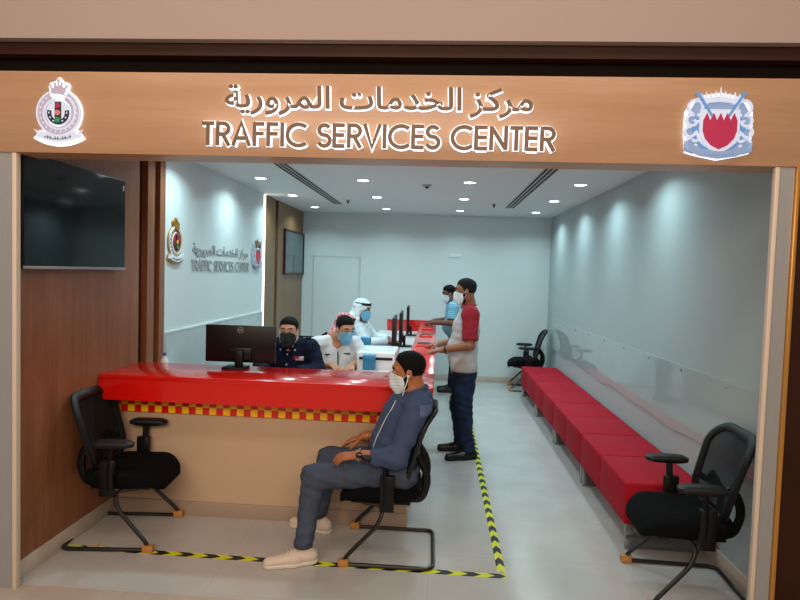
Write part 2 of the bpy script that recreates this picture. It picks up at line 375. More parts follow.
# ------------------------------------------------------------------ lettering
def arc(cx, cy, r, a0, a1, n=14, ry=None):
    return [(cx + r * math.cos(math.radians(a0 + (a1 - a0) * i / n)), cy + (ry or r) * math.sin(math.radians(a0 + (a1 - a0) * i / n))) for i in range(n + 1)]
GL = {  # strokes on a unit cap height, advance
    'T': ([[(.0, .93), (.5, .93)], [(.25, 0), (.25, .93)]], .50), 'I': ([[(.07, 0), (.07, 1)]], .14),
    'R': ([[(.07, 0), (.07, 1)], [(.07, .93)] + arc(.28, .705, .225, 90, -90) + [(.07, .48)], [(.27, .48), (.53, 0)]], .56),
    'A': ([[(.05, 0), (.38, .97), (.71, 0)], [(.17, .33), (.59, .33)]], .76),
    'F': ([[(.07, 0), (.07, 1)], [(.07, .93), (.47, .93)], [(.07, .53), (.45, .53)]], .48),
    'E': ([[(.07, 0), (.07, 1)], [(.07, .93), (.48, .93)], [(.07, .52), (.46, .52)], [(.07, .07), (.48, .07)]], .50),
    'C': ([arc(.5, .5, .44, 48, 312, 28)], .82),
    'S': ([arc(.25, .72, .205, 25, 270, 16) + arc(.25, .29, .225, 90, -160, 16)], .50),
    'V': ([[(.04, 1), (.34, .04), (.64, 1)]], .68), 'N': ([[(.07, 0), (.07, .98)], [(.07, .94), (.62, .06)], [(.62, .02), (.62, 1)]], .69),
    'L': ([[(.07, 0), (.07, 1)], [(.07, .07), (.45, .07)]], .46), 'D': ([[(.07, .0), (.07, 1)], [(.07, .93)] + arc(.27, .5, .43, 90, -90, 14) + [(.07, .07)]], .76), ' ': ([], .30)}
def latin(text, x0, x1, y0, h, w, z0, z1, mats, parent, name, halo=False, group=True):
    adv = sum(GL[c][1] + .07 for c in text) - .07; k = (x1 - x0) / adv; x = x0; q = 0
    for word in text.split(' '):
        m = MB()
        for c in word:
            q = 0
            for st in GL[c][0]:
                P = [(x + p[0] * k, y0 + p[1] * h) for p in st]
                q += 1; dz = .0005 * q; m.mi = 0; m.ribbon(P, w, z0, z1 + dz)
                if halo: m.mi = 1; m.ribbon(P, w + .010, z0 - .008 + dz, z0 + dz * .6)
            x += (GL[c][1] + .07) * k
        o = m.build(name, mats, parent, tri=True)
        if halo:
            for f in o.data.polygons:
                if abs(f.normal.z) < .5: f.material_index = 1
        x += (GL[' '][1] + .07) * k
AR = ['\uFE94\uFEF3\uFEAD\uFEED\uFEAE\uFEE4\uFEDF\uFE8D', '\uFE95\uFE8E\uFEE3\uFEAA\uFEA8\uFEDF\uFE8D', '\uFEB0\uFEDB\uFEAE\uFEE3']
def glyph(body, offset, extrude):
    cu = bpy.data.curves.new('glyph', 'FONT'); cu.body = body; cu.offset = offset; cu.extrude = extrude; cu.resolution_u = 3
    o = bpy.data.objects.new('glyph', cu); C.objects.link(o); bpy.context.view_layer.update()
    me = bpy.data.meshes.new_from_object(o.evaluated_get(bpy.context.evaluated_depsgraph_get())); bpy.data.objects.remove(o); bpy.data.curves.remove(cu); return me
def xmax(me): return max((v.co.x for v in me.vertices), default=0)
def words(strings, x0, x1, ybase, height, z0, z1, mats, parent, name, offset=.02, halo=False, gap=.22):
    """words of the built-in font, glyph by glyph, fitted to x0..x1"""
    ref = xmax(glyph('|', 0, 0)); lay = []; x = 0; cache = {}
    for s in strings:
        cur = []
        for c in s:
            if c not in cache: cache[c] = (glyph(c, offset, .5), xmax(glyph(c + '|', 0, 0)) - ref)
            cur.append((c, x)); x += cache[c][1]
        lay.append(cur); x += gap
    total = x - gap; kx = (x1 - x0) / total
    for cur in lay:
        bm = bmesh.new()
        for gi, (c, px) in enumerate(cur):
            me = cache[c][0].copy(); dz = .0006 * (gi % 2)
            me.transform(Matrix.Translation((x0 + px * kx, ybase, (z0 + z1) / 2 + dz)) @ Matrix.Diagonal((kx, height, (z1 - z0), 1))); bm.from_mesh(me)
            if halo:
                me2 = glyph(c, offset + .022, .5); me2.transform(Matrix.Translation((x0 + px * kx, ybase, z0 - .005 + dz * .7)) @ Matrix.Diagonal((kx, height, .008, 1)))
                n = len(bm.faces); bm.from_mesh(me2); bm.faces.ensure_lookup_table()
                for f in bm.faces[n:]: f.material_index = 1
        bm.normal_update()
        if halo:
            for f in bm.faces:
                if abs(f.normal.z) < .5: f.material_index = 1
        me = bpy.data.meshes.new(name); bm.to_mesh(me); bm.free()
        for m in mats: me.materials.append(m)
        link_mesh(name, me, parent)

# ------------------------------------------------------------------ the sign over the entrance
YS = 2.92
sign = empty('entrance_sign', (0, YS + .025, 2.303))
tag(sign, 'long wood-faced entrance sign with backlit TRAFFIC SERVICES CENTER lettering', 'sign')
bx('sign_board', (-3.2, -.025, 0), (1.755, 0, .405), M['sign_wood'], sign, .003)
tag(bx('fascia_panel', (1.768, 2.92, 2.303), (3.2, 2.945, 2.708), M['sign_wood'], None, .003), 'wood fascia panel right of the sign beyond a narrow vertical gap', 'panel')
face = (PI / 2, 0, 0)
lt = empty('lettering', (0, -.025, 0), face); lt.parent = sign
PX = YS / 589.42
SX = lambda px, py: 0
latin('TRAFFIC SERVICES CENTER', -1.196, .536, .046, .117, .0205, .012, .026, [M['bronze'], M['halo']], lt, 'latin_word', True)
words(AR, -1.083, .432, .236, .147, .012, .026, [M['bronze'], M['halo']], lt, 'arabic_word', .022, True)

def star(n, r0, r1, cx=0, cy=0, a=90):
    return [(cx + (r1 if i % 2 else r0) * math.cos(math.radians(a + 180 * i / n)), cy + (r1 if i % 2 else r0) * math.sin(math.radians(a + 180 * i / n))) for i in range(2 * n)]
def traffic_emblem(loc, rot, s, pal, label):
    """round wreath with a crown, a road disc with traffic lights and a ribbon below; unit height about 1"""
    t = empty('wall_emblem', loc, rot); t.scale = (s, s, s); tag(t, label, 'emblem')
    m = MB(); m.poly(arc(0, .0, .425, 0, 352, 48), 0, .03)                                    # halo backing
    m.poly([(-.15, .30), (.15, .30), (.20, .48), (.17, .53), (.07, .56), (.02, .625), (-.02, .625), (-.07, .56), (-.17, .53), (-.20, .48)], 0, .03); m.poly(arc(0, .32, .9, 238, 302, 24) + [(.36, -.30), (-.36, -.30)], 0, .03)
    m.build('backing', pal['back'], t, tri=True)
    m = MB(); R = arc(0, 0, .315, 115, 425, 60)
    m.ribbon(R, .15, .02, .055); m.build('wreath', pal['wreath'], t, tri=True)
    m = MB(); m.ribbon(arc(0, 0, .395, 110, 430, 60), .03, .03, .065); m.build('wreath_rim', pal['bead'], t, tri=True)
    m = MB(); m.ribbon([(.30 * math.cos(a) * (.72 + .05 * a), .30 * math.sin(a) * (.72 + .05 * a)) for a in [1.75 + .1 * i for i in range(62)]], .035, .055, .07); m.build('swirl', pal['bead'], t, tri=True)
    m = MB()
    for k in range(20):
        a = math.radians(115 + 310 * k / 19); m.poly(star(4, .026, .012, .335 * math.cos(a), .335 * math.sin(a)), .055, .064)
    m.build('wreath_beads', pal['bead'], t, tri=True)
    m = MB(); m.poly(arc(0, 0, .225, 0, 352, 44), .02, .0575); m.build('disc', pal['disc'], t, tri=True)
    m = MB(); m.ribbon(arc(0, 0, .165, 165, 375, 30), .075, .0575, .068); m.build('road', pal['road'], t, tri=True)
    m = MB()
    for a0 in range(180, 361, 30): m.ribbon(arc(0, 0, .165, a0 - 6, a0 + 6, 4), .018, .068, .073)
    m.build('road_dash', pal['disc'], t, tri=True)
    bx('light_box', (-.055, -.19, .058), (.055, .19, .076), pal['road'], t)
    for y, c in ((.125, 'l1'), (.0, 'l2'), (-.125, 'l3')):
        m = MB(); m.poly(arc(0, y, .048, 0, 345, 22), .076, .088); m.build('signal_lamp', pal[c], t, tri=True)
    m = MB(); m.poly([(-.11, .33), (.11, .33), (.15, .46), (.09, .43), (.06, .50), (0, .45), (-.06, .50), (-.09, .43), (-.15, .46)][::1], .04, .07)
    for x, y in ((-.15, .475), (-.06, .515), (0, .56), (.06, .515), (.15, .475)): m.poly(arc(x, y, .02, 0, 340, 12), .04, .07)
    m.ribbon([(0, .45), (0, .60)], .018, .04, .07); m.ribbon([(-.12, .345), (.12, .345)], .04, .07, .085)
    m.build('crown', pal['crown'], t, tri=True)
    m = MB(); m.ribbon(arc(0, .25, .70, 241, 299, 24), .13, .05, .075); m.poly([(-.46, -.28), (-.36, -.33), (-.30, -.44), (-.43, -.42), (-.40, -.36)], .03, .055); m.poly([(.46, -.28), (.40, -.36), (.43, -.42), (.30, -.44), (.36, -.33)], .03, .055)
    m.build('ribbon', pal['ribbon'], t, tri=True)
    ink = MB()                                                                                # row of script strokes on the ribbon
    for k in range(11):
        a = math.radians(251 + 38 * k / 10); x, y = .70 * math.cos(a), .25 + .70 * math.sin(a)
        ink.ribbon([(x - .016, y - .012), (x + .006, y - .02), (x + .016, y + .004 * (k % 3))], .012, .075, .08)
        if k % 3: ink.ribbon([(x, y - .01), (x + .002, y + .03)], .011, .075, .08)
    ink.build('script', pal['road'], t, tri=True); return t
def arms_emblem(loc, rot, s, pal, label):
    """shield with a serrated chief, crown of points above, scrolled mantling at the sides and a ribbon below"""
    t = empty('wall_emblem', loc, rot); t.scale = (s, s, s); tag(t, label, 'emblem')
    m = MB(); m.poly([(-.30, -.44), (0, -.50), (.30, -.44), (.44, -.40), (.47, -.1), (.46, .18), (.36, .34), (.22, .40), (0, .44), (-.22, .40), (-.36, .34), (-.46, .18), (-.47, -.1), (-.44, -.40)], 0, .03)
    m.build('backing', pal['back'], t, tri=True)
    m = MB(); m.poly([(-.29, -.41), (0, -.46), (.29, -.41), (.41, -.36), (.435, -.1), (.42, .16), (.33, .31), (.20, .36), (0, .39), (-.20, .36), (-.33, .31), (-.42, .16), (-.435, -.1), (-.41, -.36)], .03, .034); m.build('mantling_plate', pal['silver'], t, tri=True)
    m = MB(); m.poly(arc(0, -.04, .36, 160, 380, 40), .034, .047); m.build('dish', pal['blue'], t, tri=True)
    m = MB(); m.ribbon(arc(0, -.04, .31, 190, 350, 30), .03, .047, .053); m.build('dish_rim', pal['white'], t, tri=True)
    for sx in (-1, 1):
        m = MB()
        for (cx, cy, r, a0, a1) in ((.33, .23, .10, -70, 190), (.37, .05, .075, -150, 110), (.39, -.11, .07, -170, 100), (.37, -.27, .075, -170, 90), (.25, .30, .07, 0, 200), (.30, .08, .05, 90, 330), (.31, -.19, .05, 90, 330)):
            m.ribbon([(sx * x, y) for x, y in arc(cx, cy, r, a0, a1, 12)][::1 if sx > 0 else -1], .035, .03, .065)
        m.build('mantling', pal['white'], t, tri=True)
    for sx in (-1, 1):
        m = MB(); m.ribbon([(sx * .11, .10), (sx * .30, .40)], .035, .067, .086); m.poly(arc(sx * .31, .415, .03, 0, 330, 10), .065, .08)
        m.build('crossed_staff', pal['blue'], t, tri=True)
    m = MB()
    for k in range(9):
        x = -.26 + .065 * k; y = .37 - .25 * x * x; hgt = .15 if k == 4 else .07 + .02 * (k % 2)
        m.poly([(x - .022, y - .03), (x + .022, y - .03), (x + .022, y + .01), (x + .004, y + hgt), (x - .016, y + .01)], .03, .06)
    m.ribbon([(-.24, .31), (0, .335), (.24, .31)], .05, .04, .07); m.build('crown', pal['crown'], t, tri=True)
    sh = lambda k, top: [(-.20 * k, top)] + [(.20 * k * math.cos(a) * (1 if True else 0), -.12 + .24 * k * math.sin(a)) for a in [PI + PI * i / 20 for i in range(21)]] + [(.20 * k, top)]
    body = lambda k, top: [(-.2 * k, top), (-.2 * k, -.10), (-.17 * k, -.22 * k), (-.1 * k, -.32 * k), (0, -.38 * k), (.1 * k, -.32 * k), (.17 * k, -.22 * k), (.2 * k, -.10), (.2 * k, top)]
    m = MB(); m.poly([(x * 1.25, y) for x, y in body(1.08, .20)], .05, .08); m.build('shield', pal['white'], t, tri=True)
    zz = [(.185, .04)]
    for k in range(5):
        x = .185 - .074 * k; zz += [(x - .037, .145), (x - .074, .04)]
    m = MB(); m.poly([(x * 1.25, y) for x, y in [(-.185, -.10), (-.155, -.21), (-.09, -.30), (0, -.355), (.09, -.30), (.155, -.21), (.185, -.10)] + zz], .08, .095); m.build('shield_field', pal['red'], t, tri=True)
    m = MB(); m.ribbon([(-.40, -.33), (-.24, -.40), (0, -.435), (.24, -.40), (.40, -.33)], .10, .06, .085); m.poly([(-.46, -.24), (-.36, -.28), (-.34, -.42), (-.46, -.38)], .04, .065); m.poly([(.46, -.24), (.46, -.38), (.34, -.42), (.36, -.28)], .04, .065)
    m.build('ribbon', pal['ribbon'], t, tri=True)
    ink = MB()
    for k in range(9):
        x = -.19 + .0475 * k; y = -.435 + .6 * x * x; ink.ribbon([(x - .014, y - .008), (x + .004, y - .016), (x + .012, y + .012)], .01, .085, .09)
    ink.build('script', pal['blue'], t, tri=True); return t
def glow(n, c, k=.42):
    m = mat(n, c, .4, emit=c, estr=k); b = m.node_tree.nodes['Principled BSDF'].inputs['Base Color']; v = b.default_value; b.default_value = (v[0] * .5, v[1] * .55, v[2] * .65, 1); return m
G = {k: glow('lit_' + k, c) for k, c in dict(white='#e6ecfa', pink='#c9b4c0', blue='#6d9bd0', silver='#94a9c8', red='#c01f4c', salmon='#e07a76', green='#1f9a62').items()}
lit = dict(back=M['halo'], wreath=G['pink'], bead=G['white'], disc=G['white'], road=M['badge_dark'], l1=G['red'], l2=G['salmon'], l3=G['green'], crown=G['pink'], ribbon=G['white'])
lit2 = dict(back=M['halo'], blue=G['blue'], silver=G['silver'], crown=G['white'], white=G['white'], red=G['red'], ribbon=G['silver'])
col1 = dict(back=M['badge_gold'], wreath=M['badge_gold'], bead=M['badge_white'], disc=M['badge_red'], road=M['badge_dark'], l1=M['badge_dark'], l2=M['yellow'], l3=M['badge_green'], crown=M['badge_gold'], ribbon=M['badge_white'])
col2 = dict(back=M['badge_silver'], blue=M['badge_navy'], silver=M['badge_silver'], crown=M['badge_gold'], white=M['badge_white'], red=M['badge_red'], ribbon=M['badge_silver'])
traffic_emblem((-1.945, YS, 2.500), face, .285, lit, 'backlit white wreath emblem with traffic lights at the left end of the entrance sign')
arms_emblem((1.295, YS, 2.492), face, .335, lit2, 'backlit silver coat of arms with red shield at the right end of the entrance sign')
lw = (PI / 2, 0, PI / 2)
traffic_emblem((XL, 4.895, 1.945), lw, .33, col1, 'gold wreath emblem with white ribbon on the white wall beside the brown fins')
arms_emblem((XL, 7.14, 1.915), lw, .36, col2, 'small coloured coat of arms on the white wall beside the light strip')
wl = empty('wall_lettering', (XL, 6.03, 1.70), lw); tag(wl, 'raised grey wall lettering reading TRAFFIC SERVICES CENTER with Arabic above, behind the desk', 'wall sign')
latin('TRAFFIC SERVICES CENTER', -.80, .82, .0, .105, .015, .0, .008, [M['silver'], M['silver']], wl, 'latin_word')
words(AR, -.78, .80, .165, .125, .0, .008, [M['silver'], M['silver']], wl, 'arabic_word', .012)

# ------------------------------------------------------------------ television
tv = empty('television', (XL, 3.50, 1.705)); tag(tv, 'large black flat television mounted on the brown wood wall', 'television')
bx('mount', (.0, -.2, .15), (.02, .2, .45), M['black'], tv)
bx('housing', (.015, -.51, 0), (.05, .51, .62), M['bezel'], tv, .004)
bx('screen', (.05, -.502, .02), (.0525, .502, .612), M['tv'], tv)
bx('bottom_bezel', (.05, -.51, 0), (.056, .51, .016), M['silver'], tv, .002)
tag(bx('sticker', (.053, .472, .545), (.0535, .488, .58), M['sticker'], tv), 'small white sticker on the corner')

# ------------------------------------------------------------------ reception counter: front run, long return, clerks' desk
ZT = 1.008
def cpart(name, boxes, m, bev=0.):
    b = MB()
    for lo, hi in boxes: b.box(lo, hi, bev)
    return b.build(name, m, ct, org=O)
O = Vector((-1.1, 4.0, 0)); ct = empty('reception_counter', O)
tag(ct, 'long glossy red reception counter with a red and yellow checkered band on a beige front', 'counter')
cpart('front_panel', [((XL + .018, 3.97, .1), (-.16, 4.02, .83)), ((XL + .02, 4.02, .1), (XL + .05, 4.33, .83))], M['beige'])
cpart('kick_plate', [((XL + .018, 3.955, .0), (-.157, 4.03, .1))], M['kick'], .002)
cpart('fascia', [((XL + .004, 3.785, .835), (-.01, 3.84, ZT - .03)), ((XL + .004, 3.84, .835), (-.01, 4.0, .845))], M['red'])
cpart('back_fascia', [((XL + .02, 4.28, .76), (-.01, 4.31, ZT - .03))], M['red'])
cpart('counter_top', [((XL + .004, 3.78, ZT - .03), (-.005, 4.32, ZT))], M['red'], .003)
ck = MB(); n = int((2.246 - .17) / .0485)
for k in range(n + 1):
    for r in range(2):
        ck.mi = (k + r + 1) % 2; x = XL + .02 + k * .0485; ck.box((x, 3.945, .722 + r * .05), (min(x + .0485, -.165), 3.972, .772 + r * .05))
ck.mi = 0; ck.build('checkered_band', [M['red'], M['yellow']], ct, org=O, smooth=0)
O = Vector((-.15, 6.7, 0)); ct = empty('return_counter', O)
tag(ct, 'narrow red counter running away from the entrance to a raised red end panel', 'counter')
cpart('body', [((-.22, 4.325, .1), (-.16, 9.05, .83))], M['beige'])
cpart('kick_plate', [((-.22, 4.325, 0), (-.155, 9.05, .1))], M['kick'], .002)
cpart('fascia', [((-.07, 4.325, .835), (-.01, 9.10, ZT - .03)), ((-.23, 4.325, .76), (-.20, 8.9, ZT - .03))], M['red'])
cpart('end_panel', [((-.75, 8.9, .70), (-.07, 8.95, 1.03))], M['red'])
cpart('counter_top', [((-.235, 4.325, ZT - .03), (-.005, 9.10, ZT))], M['red'], .003)
O = Vector((-1.2, 4.6, 0)); ct = empty('clerk_desk', O)
tag(ct, 'white desk behind the front red counter with the checkered band', 'desk')
cpart('work_surface', [((XL + .02, 4.32, .83), (-.25, 4.95, .86))], M['deskwhite'], .002)
cpart('desk_support', [((XL + .03, 4.35, 0), (XL + .07, 4.9, .83)), ((-.30, 4.4, 0), (-.26, 4.9, .83))], M['deskwhite'])
O = Vector((-.55, 6.9, 0)); ct = empty('clerk_desk', O)
tag(ct, 'long white desk behind the narrow red counter that carries the edge-on monitors', 'desk')
cpart('work_surface', [((-.85, 4.955, .83), (-.25, 8.88, .86))], M['deskwhite'], .002)
cpart('desk_support', [((-.30, 5.0, 0), (-.26, 8.8, .83)), ((-.84, 5.0, 0), (-.8, 5.04, .83)), ((-.84, 8.84, 0), (-.4, 8.88, .83))], M['deskwhite'])
# ------------------------------------------------------------------ things on the counter
def tray(x, y, w, label):
    t = empty('document_tray', (x, y, ZT)); tag(t, label, 'tray', 'slotted trays on the red return counter')
    MB().box((-w / 2 - .012, -.13, 0), (w / 2 + .012, .13, .012), .003).build('base', M['red'], t)
    MB().box((-w / 2, -.02, .012), (w / 2, .10, .016)).build('slot', M['black'], t)
tray(-.125, 6.05, .13, 'slotted black tray on the red return counter by the hands in raglan sleeves')
tray(-.12, 6.95, .13, 'slotted black tray on the red return counter midway between the two standing men')
tray(-.13, 7.85, .10, 'slotted black tray farthest along the red return counter')

def monitor(name, loc, rz, label, group=None, w=.525, h=.275, logo=False, tilt=0.):
    """origin at the foot, screen faces -y locally when rz = 0 is the back towards -y"""
    t = empty(name, loc, (0, 0, rz)); tag(t, label, 'monitor', group)
    MB().box((-w / 2, .0, .035), (w / 2, .034, .035 + h), .006).box((-.09, -.012, .05), (.09, .004, .15), .01).build('housing', M['monitor'], t)
    MB().box((-w / 2 + .012, .0335, .055), (w / 2 - .012, .036, .025 + h)).build('screen', M['tv'], t)
    MB().box((-.03, -.04, .0), (.03, -.008, .13), .006).build('stand_neck', M['black'], t)
    MB().box((-.10, -.12, 0), (.06, .05, .012), .004).build('stand_base', M['black'], t)
    if logo:
        lg = empty('logo', (-.0, -.0005, .035 + h - .035), (PI / 2, 0, 0)); lg.parent = t
        MB().ribbon(arc(0, 0, .021, 0, 345, 30), .0035, 0, .002, True).build('ring', M['silver'], lg, tri=True)
        latin('DELL', -.016, .016, -.006, .012, .0028, 0, .002, [M['silver'], M['silver']], lg, 'letters')
    return t
monitor('computer_monitor', (-1.445, 4.262, ZT), .02, 'black computer monitor seen from behind on the front of the red counter', logo=True)
for i, (y, x) in enumerate(((6.30, -.43), (7.05, -.405), (8.3, -.385))):
    monitor('computer_monitor', (x, y, .86), PI / 2 + .03, ('black monitor seen edge-on beside the white printer box', 'black monitor seen edge-on, second along the return counter', 'black monitor seen edge-on at the far end of the return counter')[i], 'monitors along the return counter', .50, .38)
def keyboard(x, y, rz, label):
    t = empty('keyboard', (x, y, .86), (0, 0, rz)); tag(t, label, 'keyboard')
    MB().box((-.21, -.07, 0), (.21, .07, .018), .004).build('case', M['black'], t)
    k = MB()
    for r in range(5):
        for c in range(14): k.box((-.2 + c * .0286, -.06 + r * .024, .018), (-.2 + c * .0286 + .024, -.06 + r * .024 + .02, .022))
    k.build('keys', M['blackarm'], t)
keyboard(-1.45, 4.55, 0, 'black keyboard on the desk behind the front counter')
# cap bottle behind the left end of the counter
t = empty('water_bottle', (-2.115, 4.46, .86)); t.scale = (.9, .9, .68); tag(t, 'small bottle with a blue cap standing behind the left end of the red counter', 'bottle')
MB().lathe([(.031, 0), (.034, .01), (.034, .19), (.03, .22), (.014, .255), (.013, .27)], n=20).build('body', M['white'], t)
MB().lathe([(.016, .265), (.016, .295), (.013, .30)], n=16).build('cap', mat('blue_cap', '#2f6ba8', .35), t)
MB().lathe([(.0348, .08), (.0348, .16)], n=20).build('label_band', mat('blue_label', '#6d9cc0', .4), t)
# white printer with a blue box on its tray
t = empty('printer', (-.53, 5.45, .86)); tag(t, 'white boxy printer on the desk beside the white-uniformed officer', 'printer')
b = MB(); b.box((-.17, -.25, 0), (.17, .27, .165), .012); b.build('housing', M['white'], t)
MB().box((-.10, -.38, 0), (.13, -.24, .014), .004).build('front_tray', M['deskwhite'], t)
MB().box((-.15, -.255, .10), (.15, -.245, .125), .002).build('output_slot', M['blackarm'], t)
MB().box((-.13, -.1, .165), (.13, .2, .169), .001).build('lid', M['deskwhite'], t)
def blue_box(x, y, z, h, label):
    t = empty('acrylic_box', (x, y, z)); tag(t, label, 'box', 'blue acrylic boxes on the desk')
    MB().box((-.055, -.05, 0), (.055, .05, .008), .002).build('base', M['white'], t)
    MB().box((-.053, -.048, .008), (.053, .048, h), .006).build('body', M['blue'], t)
    MB().box((-.05, -.045, h), (.05, .045, h + .012), .003).build('lid', M['maskb'], t)
blue_box(-.58, 5.14, .8745, .135, 'translucent blue box on the front tray of the white printer')
bxs = tag(bx('storage_box', (-.86, 6.03, .86), (-.64, 6.28, .93), M['white'], None, .006), 'low white box on the desk under the farther blue box', 'box')
blue_box(-.735, 6.12, .93, .12, 'smaller translucent blue box farther along the desk')
for i, (x, y, rz, mm, lb) in enumerate(((-.60, 6.45, .2, 'paper', 'white papers on the desk in front of the edge-on monitors'), (-.62, 6.87, -.1, 'purple', 'purple printed leaflet on the desk among white papers'), (-.64, 7.26, .1, 'pink', 'pink printed leaflet on the desk among white papers'))):
    b = MB(); b.box((-.105, -.15, 0), (.105, .15, .012), .001, Matrix.Rotation(rz, 3, 'Z')); o = b.build('paper_stack', M[mm]); o.location = (x, y, .8665); tag(o, lb, 'paper')

# ------------------------------------------------------------------ visitor chair (cantilever sled frame)
def rrect(hw, hh, r, n=6, off=0.):
    out = []
    for cx, cy, a0 in ((hw - r, hh - r, 0), (-hw + r, hh - r, 90), (-hw + r, -hh + r, 180), (hw - r, -hh + r, 270)):
        for k in range(n + 1):
            a = math.radians(a0 + 90 * k / n); out.append((cx + r * math.cos(a), cy + r * math.sin(a)))
    return out
def back_pt(u, v):
    """point of the backrest: u sideways, v 0..1 from bottom to top (chair looks to +x)"""
    return Vector((-.125 - .145 * v + .025 * math.sin(PI * v * .9) + .04 * (u / .23) ** 2, u, .485 + .46 * v))
def pad_loft(layers):
    """rings of (z, scale, dx) of a rounded seat outline"""
    bm = MB(); rings = []
    for z, sx, sy, r, dx, wf in layers:
        P = rrect(sx, sy, r, 7); rings.append([bm.bm.verts.new((x + dx, y, z - wf * max(0, (x - .1)) ** 2 * 3)) for x, y in P])
    for a, b in zip(rings, rings[1:]):
        for k in range(len(a)): bm.bm.faces.new((a[k], a[(k + 1) % len(a)], b[(k + 1) % len(a)], b[k]))
    bm.bm.faces.new(rings[0][::-1]); bm.bm.faces.new(rings[-1]); return bm
def make_chair():
    t = empty('visitor_chair')
    dx = .065
    pad_loft([(.375, .20, .20, .10, dx, .3), (.385, .232, .232, .12, dx, .5), (.41, .245, .245, .12, dx, 1), (.445, .245, .245, .12, dx, 1), (.465, .232, .232, .12, dx, 1), (.475, .19, .19, .11, dx, 1), (.478, .1, .1, .08, dx, 1)]).build('seat', M['fabric'], t, 60)
    MB().box((dx - .19, -.19, .355), (dx + .17, .19, .38), .008).build('seat_pan', M['black'], t)
    # backrest: rounded frame plus net
    P = [back_pt(.235 * (1 - .12 * (1 - (h + .5)) ** 2) * u / .5, h + .5) for u, h in rrect(.5, .5, .26, 8)]
    MB().tube(P, .023, 10, True, (.75, 1.3)).build('back_frame', M['blackarm'], t)
    nb = MB(); G = []
    for i in range(13):
        row = []
        for j in range(11):
            u, h = (j - 5) / 5, (i - 6) / 6
            e = max(0, (abs(u) ** 3.2 + abs(h) ** 3.2)) ** (1 / 3.2); m = max(abs(u), abs(h), 1e-6); s = m / e if e else 1
            v = .5 + h * s * .49; row.append(nb.bm.verts.new(back_pt(u * s * .228 * (1 - .12 * (1 - v) ** 2), v)))
        G.append(row)
    for i in range(12):
        for j in range(10): nb.bm.faces.new((G[i][j], G[i][j + 1], G[i + 1][j + 1], G[i + 1][j]))
    net = nb.build('back_net', M['net'], t)
    sm = net.modifiers.new('thick', 'SOLIDIFY'); sm.thickness = .003
    # lumbar bar, spine and lower bracket
    MB().tube([back_pt(u, .30) + Vector((-.02, 0, 0)) for u in (-.21, -.12, 0, .12, .21)], .014, 8, False, (1.5, .7)).build('lumbar_bar', M['blackarm'], t)
    for s in (-1, 1):
        MB().tube(fillet([(-.02, s * .10, .365), (-.19, s * .11, .368), (-.222, s * .12, .48), (-.208, s * .125, .56), back_pt(s * .125, .34) + Vector((-.012, 0, 0))], .045), .016, 8, False, (1.5, .8)).build('back_bracket', M['black'], t)
        MB().tube(fillet([(.0, s * .20, .362), (.02, s * .262, .365), (.02, s * .268, .50), (.03, s * .268, .655)], .03), .024, 8, False, (1.2, .6)).build('arm_post', M['black'], t)
        MB().box((-.03, s * .268 - .02, .345), (.055, s * .268 + .02, .56), .008).build('post_sleeve', M['black'], t)
        bm = MB(); rings = []
        for z, k, dz in ((.642, .7, 0), (.652, .98, 0), (.672, 1, 0), (.684, .8, 0)):
            rings.append([bm.bm.verts.new((.045 + x * k + (0), s * .268 + y * k, z - .05 * max(0, abs(x) - .06) ** 1.4)) for x, y in rrect(.128, .042, .04, 6)])
        for a, b in zip(rings, rings[1:]):
            for k in range(len(a)): bm.bm.faces.new((a[k], a[(k + 1) % len(a)], b[(k + 1) % len(a)], b[k]))
        bm.bm.faces.new(rings[0][::-1]); bm.bm.faces.new(rings[-1]); bm.build('armrest', M['blackarm'], t, 50)
    for s in (-1, 1):
        MB().tube(fillet([(.16, s * .18, .358), (.03, s * .20, .352), (.06, s * .235, .25), (.245, s * .26, .06), (.268, s * .262, .013), (.15, s * .262, .013)], .06)[:-1], .0125, 10).build('front_leg', M['blackmetal'], t)
    MB().tube(fillet([(.262, -.262, .013), (-.27, -.262, .013), (-.27, .262, .013), (.262, .262, .013)], .06), .0125, 10).build('sled_base', M['blackmetal'], t)
    for s in (-1, 1):
        MB().box((-.035, -.02, -.0125), (.03, .02, .033), .008).build('foot_wrap', M['tape'], t).location = (.262, s * .262, .0128)
    return t
chair = make_chair()
def place(o, x, y, deg, label):
    o.location = (x, y, 0); o.rotation_euler = (0, 0, math.radians(deg)); tag(o, label, 'chair', 'black visitor chairs'); return o
place(chair, -1.985, 3.645, 5, 'empty black mesh-back visitor chair by the brown wood wall')
for c in chair.children:
    if c.name.split('.')[0] in ('back_frame', 'back_net', 'lumbar_bar'): c.location.z = -.035     # this one's back is set lower
keep = place(copy_tree(chair), -.245, 3.65, 180.5, 'black mesh-back visitor chair the masked man in slate blue sits on')
place(copy_tree(chair), 1.47, 3.39, 178, 'empty black mesh-back visitor chair at the near end of the red bench')
place(copy_tree(chair), 1.43, 9.17, 176, 'empty black mesh-back visitor chair in the far corner beyond the red bench')

